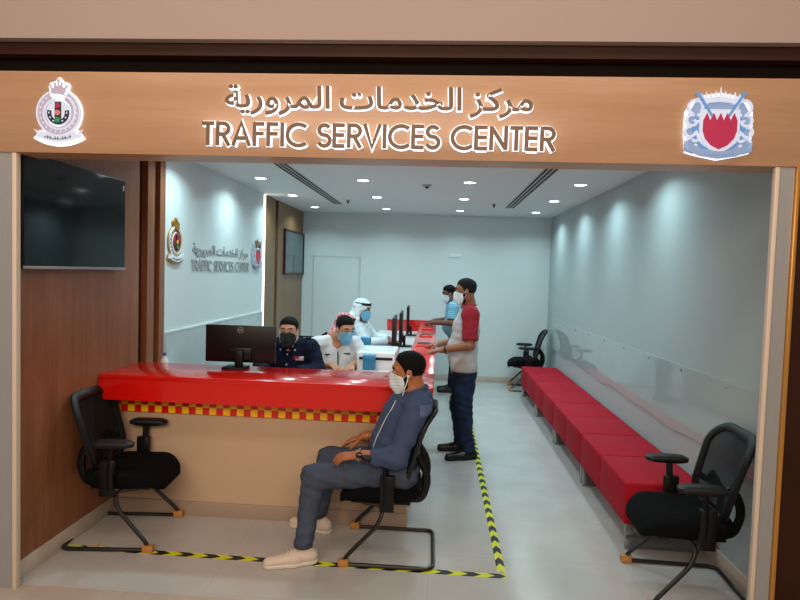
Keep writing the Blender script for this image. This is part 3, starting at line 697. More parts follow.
# ------------------------------------------------------------------ clerks' swivel chairs
def swivel():
    t = empty('office_chair')
    pad_loft([(.42, .20, .20, .09, 0, .3), (.44, .235, .235, .1, 0, .6), (.48, .235, .235, .1, 0, 1), (.50, .2, .2, .1, 0, 1)]).build('seat', M['fabric'], t, 60)
    bm = MB(); bm.box((-.035, -.22, -.31), (.035, .22, .27), .03, Matrix.Rotation(-.14, 3, 'Y'), 4); o = bm.build('backrest', M['fabric'], t, 50); o.location = (-.275, 0, .78)
    MB().tube(fillet([(-.05, 0, .42), (-.30, 0, .42), (-.30, 0, .70)], .08), .022, 8).build('back_bracket', M['black'], t)
    MB().lathe([(.03, .08), (.03, .28), (.02, .28), (.02, .43)], n=14).build('gas_column', M['chrome'], t)
    for k in range(5):
        a = 2 * PI * k / 5 + .3; d = Vector((math.cos(a), math.sin(a), 0))
        MB().tube([d * .02 + Vector((0, 0, .10)), d * .28 + Vector((0, 0, .065))], [.026, .016], 8).build('base_spoke', M['black'], t)
        MB().lathe([(.026, -.02), (.028, 0), (.026, .02)], d * .28 + Vector((0, 0, .029)), 14, 'Y').build('caster', M['black'], t)
    for s in (-1, 1):
        MB().box((-.03, s * .26 - .015, .44), (.03, s * .26 + .015, .66), .006).box((-.02, min(s * .2, s * .275), .435), (.02, max(s * .2, s * .275), .455), .004).build('arm_post', M['black'], t)
        MB().box((-.13, s * .26 - .04, .66), (.13, s * .26 + .04, .69), .012).build('armrest', M['blackarm'], t)
    return t
sw = swivel()
def place_sw(o, x, y, deg, label, sz=.94):
    o.scale.z = sz
    o.location = (x, y, 0); o.rotation_euler = (0, 0, math.radians(deg)); tag(o, label, 'office chair', 'swivel chairs behind the counter')
place_sw(sw, -1.27, 5.26, -90, 'black swivel chair behind the officer in navy uniform')
sw.scale.z = 1.06
place_sw(copy_tree(sw), -.93, 5.78, -70, 'black swivel chair the officer in white uniform sits on')
place_sw(copy_tree(sw), -1.13, 6.42, 0, 'dark swivel chair of the person in the red checked headcloth')
place_sw(copy_tree(sw), -1.03, 7.15, 0, 'dark swivel chair of the clerk in white robe and white headcloth')

# ------------------------------------------------------------------ upholstered bench, four units of two cushions
def bench_unit():
    t = empty('upholstered_bench')
    for k in (-1, 1):
        b = MB(); b.box((-.255, -.296, .165), (.255, .296, .44), .018, None, 3); o = b.build('seat_cushion', M['benchred'], t, 50); o.location = (0, k * .298, 0)
    for k in (-1, 1):
        b = MB(); y = k * .565
        b.box((-.235, y - .012, 0), (-.18, y + .012, .165), .002).box((.18, y - .012, 0), (.235, y + .012, .165), .002).box((-.18, y - .012, .0), (.18, y + .012, .012), .002).box((-.18, y - .004, .012), (.18, y + .004, .165))
        b.build('leg_frame', M['chrome'], t)
    return t
bu = bench_unit()
for i, lb in enumerate(('red upholstered bench unit behind the right-hand black chair, nearest the entrance', 'red upholstered bench unit second from the entrance', 'red upholstered bench unit third from the entrance', 'red upholstered bench unit farthest along the wall by the corner chair')):
    o = bu if i == 0 else copy_tree(bu)
    o.location = (1.505, 4.415 + 1.2 * i, 0); tag(o, lb, 'bench', 'red bench units along the right wall')

# ------------------------------------------------------------------ floor marking tape with black and yellow chevrons
def tape(pa, pb, w, label):
    a, b = Vector(pa), Vector(pb); L = (b - a).length; u = (b - a).normalized(); v = Vector((-u.y, u.x)); bm = MB(); step = .078; n = int(L / step)
    def P(s, q): p = a + u * min(max(s, 0), L) + v * q; return (p.x, p.y)
    for k in range(n + 1):
        s = k * step; bm.mi = k % 2; h = w / 2
        for sg in (-1, 1):
            q = [P(s, sg * h), P(s + step, sg * h), P(s + step + .045, 0), P(s + .045, 0)]
            if s + step > L: q = [P(s, sg * h), P(L, sg * h), P(L, 0), P(min(s + .045, L - .001), 0)]
            bm.poly(q, .0002, .0012)
    o = bm.build('floor_tape', [M['tapey'], M['tapek']], smooth=0); tag(o, label, 'floor tape')
tape((-2.23, 3.415), (.455, 3.385), .05, 'black and yellow chevron tape across the floor in front of the counter')
tape((.432, 3.415), (.432, 8.0), .05, 'black and yellow chevron tape running away along the floor beside the standing man')

b = MB(); b.poly([(-.035, -.02), (.03, -.025), (.012, .022)], 0, .012); o = b.build('paper_scrap', M['beige']); o.location = (-2.06, 3.44, .0015); tag(o, 'small folded scrap of tan cardboard on the floor tape under the left chair', 'scrap')
# ------------------------------------------------------------------ people: smooth blended bodies from distance fields
V3 = lambda *a: np.array(a, np.float32)
class SDF:
    def __init__(s): s.p = []
    def _add(s, kind, lo, hi, k, *a): s.p.append((kind, np.array(lo, np.float32), np.array(hi, np.float32), k, a)); return s
    def rc(s, a, b, ra, rb=None, k=.02, flat=None):
        a, b = V3(*a), V3(*b); rb = ra if rb is None else rb; r = max(ra, rb)
        return s._add('rc', np.minimum(a, b) - r, np.maximum(a, b) + r, k, a, b, ra, rb, flat)
    def ell(s, c, r, R=None, k=.02):
        c = V3(*c); m = max(r); return s._add('ell', c - m, c + m, k, c, V3(*r), R)
    def sub(s, c, r, k=.01):
        c = V3(*c); return s._add('sub', c - r, c + r, k, c, r)
    def plane(s, n, p, k=0.0):
        """keep the side n points away from"""
        n = V3(*n); n = n / np.linalg.norm(n); return s._add('plane', V3(-9, -9, -9), V3(9, 9, 9), k, n, V3(*p))
    def grp(s, g, k=.02):
        lo, hi = g.bounds(); return s._add('grp', lo, hi, k, g)
    def bounds(s):
        q = [p for p in s.p if p[0] not in ('plane', 'sub', 'fn')]
        return np.min([p[1] for p in q], 0), np.max([p[2] for p in q], 0)
    def ev(s, org, h, shape):
        D = np.full(shape, .5, np.float32); ax = [org[i] + h * np.arange(shape[i], dtype=np.float32) for i in range(3)]
        for kind, lo, hi, k, a in s.p:
            mg = k + 3 * h + .02; sl = []
            for i in range(3):
                i0 = max(0, int((lo[i] - mg - org[i]) / h)); i1 = min(shape[i], int((hi[i] + mg - org[i]) / h) + 2); sl.append(slice(i0, max(i1, i0)))
            sl = tuple(sl)
            if any(q.stop <= q.start for q in sl): continue
            X, Y, Z = ax[0][sl[0]][:, None, None], ax[1][sl[1]][None, :, None], ax[2][sl[2]][None, None, :]
            if kind == 'rc':
                A, B, ra, rb, flat = a; x, y, z = X - A[0], Y - A[1], Z - A[2]; d = B - A
                if flat is not None:
                    n, f = flat; n = V3(*n); q = (x * n[0] + y * n[1] + z * n[2]) * (1 / f - 1); x, y, z = x + q * n[0], y + q * n[1], z + q * n[2]
                    d = d + n * float(d @ n) * (1 / f - 1)
                dd = float(d @ d) + 1e-12; t = np.clip((x * d[0] + y * d[1] + z * d[2]) / dd, 0, 1)
                e = np.sqrt((x - t * d[0]) ** 2 + (y - t * d[1]) ** 2 + (z - t * d[2]) ** 2) - (ra + (rb - ra) * t)
            elif kind == 'ell':
                c, r, R = a; x, y, z = X - c[0], Y - c[1], Z - c[2]
                if R is not None: x, y, z = [x * R[0][i] + y * R[1][i] + z * R[2][i] for i in range(3)]
                k0 = np.sqrt((x / r[0]) ** 2 + (y / r[1]) ** 2 + (z / r[2]) ** 2); k1 = np.sqrt((x / r[0] ** 2) ** 2 + (y / r[1] ** 2) ** 2 + (z / r[2] ** 2) ** 2) + 1e-6
                e = k0 * (k0 - 1) / k1
            elif kind == 'grp':
                o2 = V3(*[ax[i][sl[i].start] for i in range(3)]); e = a[0].ev(o2, h, tuple(q.stop - q.start for q in sl))
            elif kind == 'sub':
                c, r = a; e = -(np.sqrt((X - c[0]) ** 2 + (Y - c[1]) ** 2 + (Z - c[2]) ** 2) - r)
                b = D[sl]; D[sl] = np.maximum(b, e) + np.maximum(k - np.abs(b - e), 0) ** 2 / (4 * k + 1e-9); continue
            elif kind == 'plane':
                n, p = a; e = (X - p[0]) * n[0] + (Y - p[1]) * n[1] + (Z - p[2]) * n[2]; b = D[sl]
                D[sl] = np.maximum(b, e) + (np.maximum(k - np.abs(b - e), 0) ** 2 / (4 * k) if k else 0); continue
            elif kind == 'fn':
                D[sl] = a[0](D[sl], X, Y, Z); continue
            b = D[sl]; D[sl] = np.minimum(b, e) - (np.maximum(k - np.abs(b - e), 0) ** 2 / (4 * k) if k else 0)
        return D
    def fn(s, f): return s._add('fn', V3(-9, -9, -9), V3(9, 9, 9), 0, f)
    def mesh(s, name, mats, h, parent, org, smooth=True, cls=None):
        lo, hi = s.bounds(); lo = lo - 4 * h - .01; shape = tuple(int(x) for x in np.ceil((hi + 4 * h + .01 - lo) / h)); D = s.ev(lo, h, shape); I = D < 0
        nx, ny, nz = [q - 1 for q in shape]; cnt = np.zeros((nx, ny, nz), np.uint8)
        for dx in (0, 1):
            for dy in (0, 1):
                for dz in (0, 1): cnt += I[dx:nx + dx, dy:ny + dy, dz:nz + dz]
        cells = np.argwhere((cnt > 0) & (cnt < 8)); idx = np.full((nx, ny, nz), -1, np.int32); idx[tuple(cells.T)] = np.arange(len(cells))
        acc = np.zeros((len(cells), 3), np.float64); num = np.zeros(len(cells))
        cor = [(dx, dy, dz) for dx in (0, 1) for dy in (0, 1) for dz in (0, 1)]; val = {c: D[cells[:, 0] + c[0], cells[:, 1] + c[1], cells[:, 2] + c[2]] for c in cor}
        for c in cor:
            for i in range(3):
                if c[i] == 0:
                    e = list(c); e[i] = 1; e = tuple(e); a, b = val[c], val[e]; m = (a < 0) != (b < 0); t = np.where(m, a / np.where(m, a - b, 1), 0)
                    for j in range(3): acc[:, j] += np.where(m, c[j] + (t if j == i else 0), 0)
                    num += m
        P = (cells + acc / num[:, None]) * h + lo; Q = []
        for i in range(3):
            j, k = (i + 1) % 3, (i + 2) % 3; sa = [slice(None)] * 3; sb = [slice(None)] * 3; sa[i] = slice(0, -1); sb[i] = slice(1, None)
            A, B = I[tuple(sa)], I[tuple(sb)]; E = np.argwhere(A != B); E = E[(E[:, j] > 0) & (E[:, k] > 0) & (E[:, j] < shape[j] - 1) & (E[:, k] < shape[k] - 1)]
            ins = A[tuple(E.T)]
            def at(dj, dk):
                q = E.copy(); q[:, j] -= dj; q[:, k] -= dk; return idx[tuple(q.T)]
            f = np.stack([at(1, 1), at(0, 1), at(0, 0), at(1, 0)], 1); f[~ins] = f[~ins][:, ::-1]; Q.append(f)
        Q = np.concatenate(Q); Q = Q[(Q >= 0).all(1)]
        me = bpy.data.meshes.new(name); me.vertices.add(len(P)); me.vertices.foreach_set('co', (P - np.array(org)).astype(np.float32).ravel())
        me.loops.add(Q.size); me.loops.foreach_set('vertex_index', Q.ravel().astype(np.int32)); me.polygons.add(len(Q))
        me.polygons.foreach_set('loop_start', np.arange(0, Q.size, 4, dtype=np.int32)); me.polygons.foreach_set('loop_total', np.full(len(Q), 4, np.int32))
        if cls is not None: me.polygons.foreach_set('material_index', cls(P[Q].mean(1)).astype(np.int32))
        me.polygons.foreach_set('use_smooth', np.ones(len(Q), bool)); me.update(calc_edges=True)
        for m in (mats if isinstance(mats, list) else [mats]): me.materials.append(m)
        return link_mesh(name, me, parent)
def nrm(v): v = np.array(v, float); return v / np.linalg.norm(v)
class Frame:
    """head frame: f forward, l left of the person, u up"""
    def __init__(s, c, f, u=(0, 0, 1), k=1.):
        s.c = np.array(c, float); s.f = nrm(f); u = np.array(u, float); s.u = nrm(u - s.f * (u @ s.f)); s.l = np.cross(s.u, s.f); s.k = k; s.R = np.stack([s.f, s.l, s.u], 1)
    def __call__(s, x, y, z): return s.c + s.k * (s.f * x + s.l * y + s.u * z)
    def loc(s, P): return (P - s.c) @ s.R / s.k
def head_prims(S, F, off=0., face=True):
    k = F.k; e = lambda c, r, kk=.02: S.ell(F(*c), [(q + off) * k for q in r], F.R, kk)
    e((-.012, 0, .035), (.097, .075, .086)); e((.022, 0, -.035), (.066, .061, .085), .03)
    S.rc(F(.02, .036, -.072), F(.058, .012, -.103), (.024 + off) * k, (.02 + off) * k, .03); S.rc(F(.02, -.036, -.072), F(.058, -.012, -.103), (.024 + off) * k, (.02 + off) * k, .03)
    if face:
        S.rc(F(.082, 0, .018), F(.104, 0, -.026), (.008 + off) * k, (.013 + off) * k, .016); S.rc(F(.09, .014, -.032), F(.09, -.014, -.032), (.009 + off) * k, None, .012)
        for sg in (1, -1): S.rc(F(.079, sg * .016, .034), F(.068, sg * .045, .034), .011 * k, .010 * k, .018); S.sub(F(.098, sg * .032, .012), .014 * k, .014)
        e((.078, 0, -.062), (.018, .024, .008), .008); e((.077, 0, -.073), (.016, .02, .008), .008)
        for sg in (1, -1):
            ear = SDF(); ear.ell(F(-.008, sg * .076, -.004), [.019 * k, .008 * k, .032 * k], F.R, .005); ear.sub(F(.0, sg * .087, -.002), .012 * k, .006); S.grp(ear, .006)
def hand(S, w, d, n, side, curl=(.35, .4, .45, .5), k=1., spread=1., thumb=.6):
    """w wrist, d finger direction, n back of the hand, side +1/-1 the thumb side along cross(d, n)"""
    d = nrm(d); n = np.array(n, float); n = nrm(n - d * (n @ d)); t = np.cross(d, n) * side; w = np.array(w, float)
    L = (.071, .079, .073, .058); off = (.031, .0105, -.011, -.031); kn = (.086, .090, .086, .078)
    for i in range(4):
        b = w + (d * kn[i] + t * off[i]) * k; S.rc(w + (d * .012 + t * off[i] * .45) * k, b, .0145 * k, .0115 * k, .012)
        dd = nrm(d + t * (off[i] * 2.2 * spread)); p = b; c = curl[i]; r = .0098
        for j, q in enumerate((.46, .31, .23)):
            dd = dd * math.cos(c * (.8 if j == 0 else 1)) - n * math.sin(c * (.8 if j == 0 else 1)); nn = n * math.cos(c) + d * 0; dd = nrm(dd)
            e = p + dd * L[i] * q * k; S.rc(p, e, r * k, (r - .0009) * k, .0035); p = e; r -= .0009
    b = w + (d * .02 + t * .022) * k; v = nrm(d * .62 + t * .72 - n * thumb * .6); e = b + v * .05 * k; S.rc(b, e, .0155 * k, .0118 * k, .012)
    v = nrm(d * .9 + t * .28 - n * thumb * .7); e2 = e + v * .03 * k; S.rc(e, e2, .0112 * k, .0102 * k, .004); S.rc(e2, e2 + nrm(v - n * .2) * .024 * k, .0102 * k, .0085 * k, .004)
def wr(amp, f=1., seed=0.):
    """cloth folds"""
    def g(D, X, Y, Z):
        m = np.sin(X * 31 * f + Y * 17 * f + 9 * np.sin(Z * 11 * f + seed)) * np.sin(Z * 38 * f + X * 13 * f + seed) + .6 * np.sin(Y * 53 * f + Z * 29 * f + 5 * np.sin(X * 19 * f + seed))
        return (D + amp * m).astype(np.float32)
    return g
def torso(S, J, o=0., belly=0., k=.05):
    fl = (J['fwd'], .68); P, Wst, Ch, SL, SR = (np.array(J[q], float) for q in ('P', 'W', 'C', 'SL', 'SR')); b = J.get('build', 1.)
    S.rc(P, Wst, (.158 + o / 1) * b, (.148 + o) * b, k, fl); S.rc(Wst, Ch, (.148 + o) * b, (.168 + o) * b, k, fl); m = (SL + SR) / 2
    S.rc(SL * .8 + m * .2, SR * .8 + m * .2, (.062 + o) * b, None, k); S.rc(Ch, m - np.array([0, 0, .03]), (.15 + o) * b, (.10 + o) * b, k, fl)
    N = np.array(J['N'], float); S.rc(m, m + (N - m) * .3 if o else N, (.075 + o) * b, (.056 + min(o, .012)) * b, .04)
    if belly: S.ell(Wst + J['fwd'] * .045, [(.12 + belly + o)] * 3, None, .06)
def arm(S, sh, el, wrist, o=0., b=1., k=.03, upper=True, lower=True, wr0=.031):
    if upper: S.rc(sh, el, (.056 + o) * b, (.043 + o) * b, k)
    if lower: S.rc(el, wrist, (.044 + o) * b, (wr0 + o) * b, k)
def leg(S, hip, kn, an, o=0., b=1., k=.04):
    S.rc(hip, kn, (.088 + o) * b, (.060 + o) * b, k); kn, an = np.array(kn, float), np.array(an, float); S.rc(kn, an, (.056 + o) * b, (.042 + o) * b, k)
def onto(sh, base, x, z, gap=.004):
    ok, hit, nn, _ = sh.ray_cast(Vector((x - base[0], -1.5, z)), Vector((0, 1, 0))); return (x, (hit.y + base[1] if ok else base[1] - .1) - gap, z)
def person(base, label, group=None):
    t = empty('person', base); return tag(t, label, 'person', group)
def eyes(F, par, org, brow=True):
    for sg in (1, -1):
        c = Vector(F(.0775, sg * .032, .011)); m = MB(); r = .0115 * F.k; bmesh.ops.create_uvsphere(m.bm, u_segments=14, v_segments=10, radius=r)
        for v in m.bm.verts: v.co += c
        for f in m.bm.faces: f.material_index = 1 if (f.calc_center_median() - c).normalized().dot(Vector(F.f)) > .80 else 0
        m.build('eye', [M['eye'], M['iris']], par, org=org)
        if brow: MB().tube([F(.091, sg * .016, .035), F(.088, sg * .034, .042), F(.074, sg * .05, .036)], [.004 * F.k, .0055 * F.k, .003 * F.k], 8).build('eyebrow', M['hair'], par, org=org)
def hair(F, m, h, par, org, off=.011, front=.068, side=.018, nape=-.062):
    S = SDF(); head_prims(S, F, off, False)
    def cut(D, X, Y, Z):
        x = ((X - F.c[0]) * F.f[0] + (Y - F.c[1]) * F.f[1] + (Z - F.c[2]) * F.f[2]) / F.k; y = ((X - F.c[0]) * F.l[0] + (Y - F.c[1]) * F.l[1] + (Z - F.c[2]) * F.l[2]) / F.k
        z = ((X - F.c[0]) * F.u[0] + (Y - F.c[1]) * F.u[1] + (Z - F.c[2]) * F.u[2]) / F.k
        lim = np.interp(x, [-.12, -.05, -.028, .0, .012, .026, .04, .06, .1], [nape, nape, -.012, side, side - .03, .032, .055, front - .002, front + .006])
        t = np.minimum(np.clip((z - lim) / .05, 0, 1), np.clip((z - .01) / .075, 0, 1)); D = D + (off - .003) * (1 - t * t * (3 - 2 * t)) * F.k
        D = D + (.0012 + .0022 * t) * np.sin(X * 260 + 3 * np.sin(Z * 90)) * np.sin(Y * 240 + Z * 130)
        return np.maximum(D, (lim - z) * F.k * .8).astype(np.float32)
    S.fn(cut); return S.mesh('hair', m, h, par, org)
def beard(F, m, h, par, org):
    S = SDF(); head_prims(S, F, .005, False)
    def cut(D, X, Y, Z):
        x = ((X - F.c[0]) * F.f[0] + (Y - F.c[1]) * F.f[1] + (Z - F.c[2]) * F.f[2]) / F.k; z = ((X - F.c[0]) * F.u[0] + (Y - F.c[1]) * F.u[1] + (Z - F.c[2]) * F.u[2]) / F.k
        lim = np.interp(x, [.0, .012, .03, .05, .09], [.02, .015, -.03, -.045, -.045]); return np.maximum(np.maximum(D, (z - lim) * F.k), np.maximum((.006 - x) * F.k, (-.12 - z) * F.k)).astype(np.float32)
    S.fn(cut); return S.mesh('beard', m, h, par, org)
def face_mask(F, m, h, par, org, dz=0.):
    S = SDF(); head_prims(S, F, .007, False); k = F.k
    S.rc(F(.099, 0, -.018), F(.092, 0, -.066), .017 * k, .021 * k, .03); S.rc(F(.092, 0, -.066), F(.066, 0, -.104), .021 * k, .023 * k, .03)
    def cut(D, X, Y, Z):
        q = [((X - F.c[0]) * v[0] + (Y - F.c[1]) * v[1] + (Z - F.c[2]) * v[2]) / k for v in (F.f, F.u)]
        D = D + .0012 * np.sin(q[1] * 330); top = np.interp(q[0], [.02, .06, .1], [-.022, -.008, .008]) + dz
        return np.maximum(np.maximum(D, (q[1] - top) * k), np.maximum((.024 - q[0] + .25 * np.abs(q[1] + .055)) * k, (-.132 - q[1]) * k)).astype(np.float32)
    S.fn(cut); o = S.mesh('face_mask', m, h, par, org)
    for sg in (1, -1):
        for z0, z1 in ((-.03, .012), (-.092, -.026)):
            MB().tube([F(.036, sg * .067, z0), F(.018, sg * .076, (z0 + z1) / 2 - .002), F(-.004, sg * .083, z1)], .0016 * k, 6).build('ear_loop', M['mask'], o, org=org)
    return o
def shoe(an, toe_dir, m, solem, h, par, org, L=.27, k=1.):
    an = np.array(an, float); d = nrm([toe_dir[0], toe_dir[1], 0]); g = np.array([an[0], an[1], 0]); up = V3(0, 0, 1); lat = np.cross(up, d)
    S = SDF(); S.rc(g - d * .05 + up * .045, g + d * .05 + up * .042, .040 * k, .043 * k, .02); S.rc(g + d * .05 + up * .042, g + d * (L - .085) + up * .034, .044 * k, .034 * k, .03, (up, .85)); S.rc(g - d * .03 + up * .05, g - d * .012 + up * (.095), .038 * k, .036 * k, .02)
    S.plane((0, 0, -1), (0, 0, .016)); S.plane((0, 0, 1), (0, 0, .108)); o = S.mesh('shoe', m, h, par, org)
    T = SDF(); T.rc(g - d * .05 + up * .02, g + d * .06 + up * .02, .042 * k, .048 * k, .02); T.rc(g + d * .06 + up * .02, g + d * (L - .088) + up * .02, .048 * k, .037 * k, .02)
    T.plane((0, 0, -1), (0, 0, .001)); T.plane((0, 0, 1), (0, 0, .024), .004); T.mesh('sole', solem, h, o, org)
    if m is M['sneaker']:
        for q in range(4):
            c = g + d * (.045 + q * .024) + up * (.094 - q * .008); MB().tube([c - lat * .024, c + up * .006, c + lat * .024], .0032, 6).build('lace', M['sole'], o, org=org)
    return o
def sleeve(a, b, ra, rb, cut, k=.02):
    """open-ended sleeve from a to b cut flat at the far end"""
    a, b = np.array(a, float), np.array(b, float); d = nrm(b - a); S = SDF(); S.rc(a, b, ra, rb, k); S.plane(d, b - d * cut, .004); return S
def ring(c, ax, r, w, t, m, name, par, org, flat=1.):
    ax = nrm(ax); u = nrm(np.cross(ax, [0, 0, 1]) if abs(ax[2]) < .9 else np.cross(ax, [1, 0, 0])); v = np.cross(ax, u)
    P = [np.array(c) + (u * math.cos(a) + v * math.sin(a) * flat) * r for a in [2 * PI * i / 24 for i in range(24)]]
    return MB().tube(P, t, 8, True).build(name, m, par, org=org)

# ---- the seated man in the foreground
def seated_man():
    base = (-.25, 3.6, 0); t = person(base, 'man in slate blue shirt and grey jeans sitting on a black chair with white earphones'); h = .0042
    F = Frame((-.165, 3.60, 1.135), (-.985, -.05, -.12), (-.12, 0, 1), 1.0)
    J = dict(fwd=nrm((-.96, 0, .2)), P=(-.19, 3.62, .555), W=(-.215, 3.615, .70), C=(-.15, 3.61, .86), SL=(-.095, 3.43, .955), SR=(-.105, 3.79, .955), N=(-.125, 3.605, 1.045))
    eL, wL = (-.205, 3.37, .665), (-.435, 3.405, .665); eR, wR = (-.23, 3.85, .69), (-.45, 3.80, .665)
    hL, kL, aL = (-.20, 3.52, .54), (-.705, 3.45, .505), (-.745, 3.395, .115); hR, kR, aR = (-.20, 3.72, .54), (-.675, 3.77, .515), (-.745, 3.83, .115)
    S = SDF(); head_prims(S, F); torso(S, J); S.rc(F(-.02, 0, -.05), J['N'], .056, .06, .03)
    arm(S, J['SL'], eL, wL); arm(S, J['SR'], eR, wR); leg(S, hL, kL, aL); leg(S, hR, kR, aR)
    hand(S, wL, (-.97, .10, -.16), (-.1, -.25, 1), 1, (.25, .32, .38, .42)); hand(S, wR, (-.93, -.1, -.28), (-.25, .1, 1), -1, (.2, .28, .33, .4))
    S.mesh('body', M['skin1'], h, t, base)
    eyes(F, t, base); hair(F, M['hair'], h, t, base, .012, .082, .02); face_mask(F, M['mask'], h, t, base); beard(F, M['hair'], h, t, base)
    S = SDF(); torso(S, J, .016); S.rc((-.20, 3.61, .87), (-.255, 3.615, .70), .115, .135, .09); S.grp(sleeve(J['SL'], eL, .073, .060, -.05), .04); S.grp(sleeve(J['SR'], eR, .073, .060, -.05), .04)
    S.grp(sleeve(eL, wL, .060, .050, .085), .03); S.grp(sleeve(eR, wR, .060, .050, .085), .03)
    S.fn(wr(.0045, .75, 1.)); S.plane((0, 0, -1), (0, 0, .50)); sh = S.mesh('shirt', [M['navyshirt'], M['epaulet']], h, t, base, cls=lambda P: (P[:, 0] > -.075) & (P[:, 2] > .925) & (P[:, 2] < .985) & (P[:, 1] < 3.56) & (P[:, 1] > 3.36))
    N = np.array(J['N']) + np.array([.008, 0, -.028]); b = MB()
    b.tube([N + np.array([.073 * math.cos(a), .070 * math.sin(a), .006 + .022 * math.cos(a)]) for a in [2 * PI * i / 24 for i in range(24)]], .017, 8, True, (1.3, .6)).build('collar', M['navyshirt'], sh, org=base)
    S = SDF(); leg(S, hL, kL, aL, .013); leg(S, hR, kR, aR, .013); S.rc((-.19, 3.52, .545), (-.19, 3.72, .545), .115, None, .05); S.fn(wr(.0042, .8, 2.)); S.plane((0, 0, -1), (0, 0, .10)); S.plane((0, 0, 1), (0, 0, .66))
    S.mesh('trousers', M['jeans'], h, t, base)
    shoe((-.745, 3.39, 0), (-1, -.42, 0), M['sneaker'], M['sole'], h, t, base, .285); shoe((-.735, 3.83, 0), (-1, .28, 0), M['sneaker'], M['sole'], h, t, base, .275)
    # watch on the near wrist, band on the far one
    d = nrm(np.array(wL) - np.array(eL)); c = np.array(wL) - d * .012; wt = ring(c, d, .036, .01, .0075, M['cream_strap'], 'wristwatch', t, base)
    n = nrm(np.cross(d, [0, 0, 1])) * -1; n = nrm((0, -1, .35)); P = Matrix.Translation(Vector(c + n * .037 - np.array(base))) @ Vector(n).to_track_quat('Z', 'Y').to_matrix().to_4x4()
    m = MB().lathe([(.019, 0), (.019, .008), (.016, .010)], n=20); m.mi = 0; o = m.build('watch_dial', M['dial'], wt); o.data.transform(P)
    ring(np.array(wR) - nrm(np.array(wR) - np.array(eR)) * .02, np.array(wR) - np.array(eR), .036, .01, .004, M['gold'], 'bracelet', t, base)
    # white earphone and its cord
    e = F(.0, .087, -.012); MB().tube(fillet([e, F(.012, .09, -.05), F(.06, .085, -.16), *[onto(sh, base, x, z) for x, z in ((-.225, .985), (-.25, .93), (-.285, .87), (-.315, .80), (-.345, .73), (-.36, .67))]], .03), .0028, 6).build('earphone_cord', M['white'], t, org=base)
    m = MB(); bmesh.ops.create_uvsphere(m.bm, u_segments=10, v_segments=8, radius=.009)
    for v in m.bm.verts: v.co += Vector(e)
    m.build('earbud', M['white'], t, org=base)
seated_man()

# ---- the man standing at the return counter
def standing_man():
    base = (.29, 5.66, 0); t = person(base, 'standing man in grey tee with crimson raglan sleeves and dark jeans at the red counter'); h = .005
    F = Frame((.262, 5.62, 1.585), (-1, -.03, -.1), (-.08, 0, 1), .98)
    J = dict(fwd=nrm((-1, -.03, 0)), P=(.275, 5.67, .87), W=(.265, 5.67, 1.03), C=(.285, 5.66, 1.22), SL=(.31, 5.46, 1.375), SR=(.31, 5.86, 1.375), N=(.30, 5.65, 1.475), build=1.02)
    eL, wL = (.31, 5.385, 1.10), (.06, 5.42, 1.045); eR, wR = (.27, 5.93, 1.10), (.03, 5.86, 1.045)
    hL, kL, aL = (.29, 5.57, .86), (.285, 5.555, .47), (.345, 5.55, .09); hR, kR, aR = (.28, 5.76, .86), (.235, 5.77, .47), (.275, 5.80, .09)
    S = SDF(); head_prims(S, F); torso(S, J); S.rc(F(-.02, 0, -.05), J['N'], .058, .062, .03); arm(S, J['SL'], eL, wL); arm(S, J['SR'], eR, wR); leg(S, hL, kL, aL); leg(S, hR, kR, aR)
    hand(S, wL, (-.97, .12, -.18), (-.1, -.1, 1), 1, (.12, .15, .18, .2)); hand(S, wR, (-.97, -.1, -.18), (-.1, .1, 1), -1, (.12, .15, .18, .2))
    S.mesh('body', M['skin2'], h, t, base); eyes(F, t, base); hair(F, M['hairg'], h, t, base, .009, .074, .02); beard(F, M['hairg'], h, t, base); face_mask(F, M['mask'], h, t, base)
    S = SDF(); torso(S, J, .018); S.ell((.243, 5.67, 1.02), [.133] * 3, None, .09); S.fn(wr(.0048, .7, 3.)); S.rc((.275, 5.6, .86), (.275, 5.74, .86), .12, None, .05); S.plane((0, 0, -1), (0, 0, .79)); sh = S.mesh('shirt', M['grey_tee'], h, t, base)
    for A, B, N2 in ((J['SL'], eL, -1), (J['SR'], eR, 1)):
        A = np.array(A); S = SDF(); S.grp(sleeve(A, B, .078, .072, .045), .03); S.rc(A + np.array([-.005, -N2 * .11, .035]), A, .066, .078, .03); S.fn(wr(.0025, .8, 5.)); S.mesh('sleeve', M['red_tee'], h, sh, base)
    ring(np.array(J['N']) + np.array([0, 0, -.03]), (-.2, 0, 1), .068, .01, .011, M['red_tee'], 'neckband', sh, base)
    S = SDF(); leg(S, hL, kL, aL, .014, 1.04); leg(S, hR, kR, aR, .014, 1.04); S.rc((.275, 5.60, .87), (.275, 5.74, .87), .125, None, .05); S.fn(wr(.0055, .8, 2.)); S.plane((0, 0, -1), (0, 0, .07)); S.plane((0, 0, 1), (0, 0, .83)); S.mesh('trousers', M['jeansd'], h, t, base)
    shoe((.345, 5.55, 0), (-1, -.38, 0), M['blackshoe'], M['black'], h, t, base, .29); shoe((.275, 5.80, 0), (-1, -.08, 0), M['blackshoe'], M['black'], h, t, base, .28)
    d = np.array(wL) - np.array(eL); ring(np.array(wL) - nrm(d) * .03, d, .036, .01, .009, M['dial'], 'wristwatch', t, base)
standing_man()

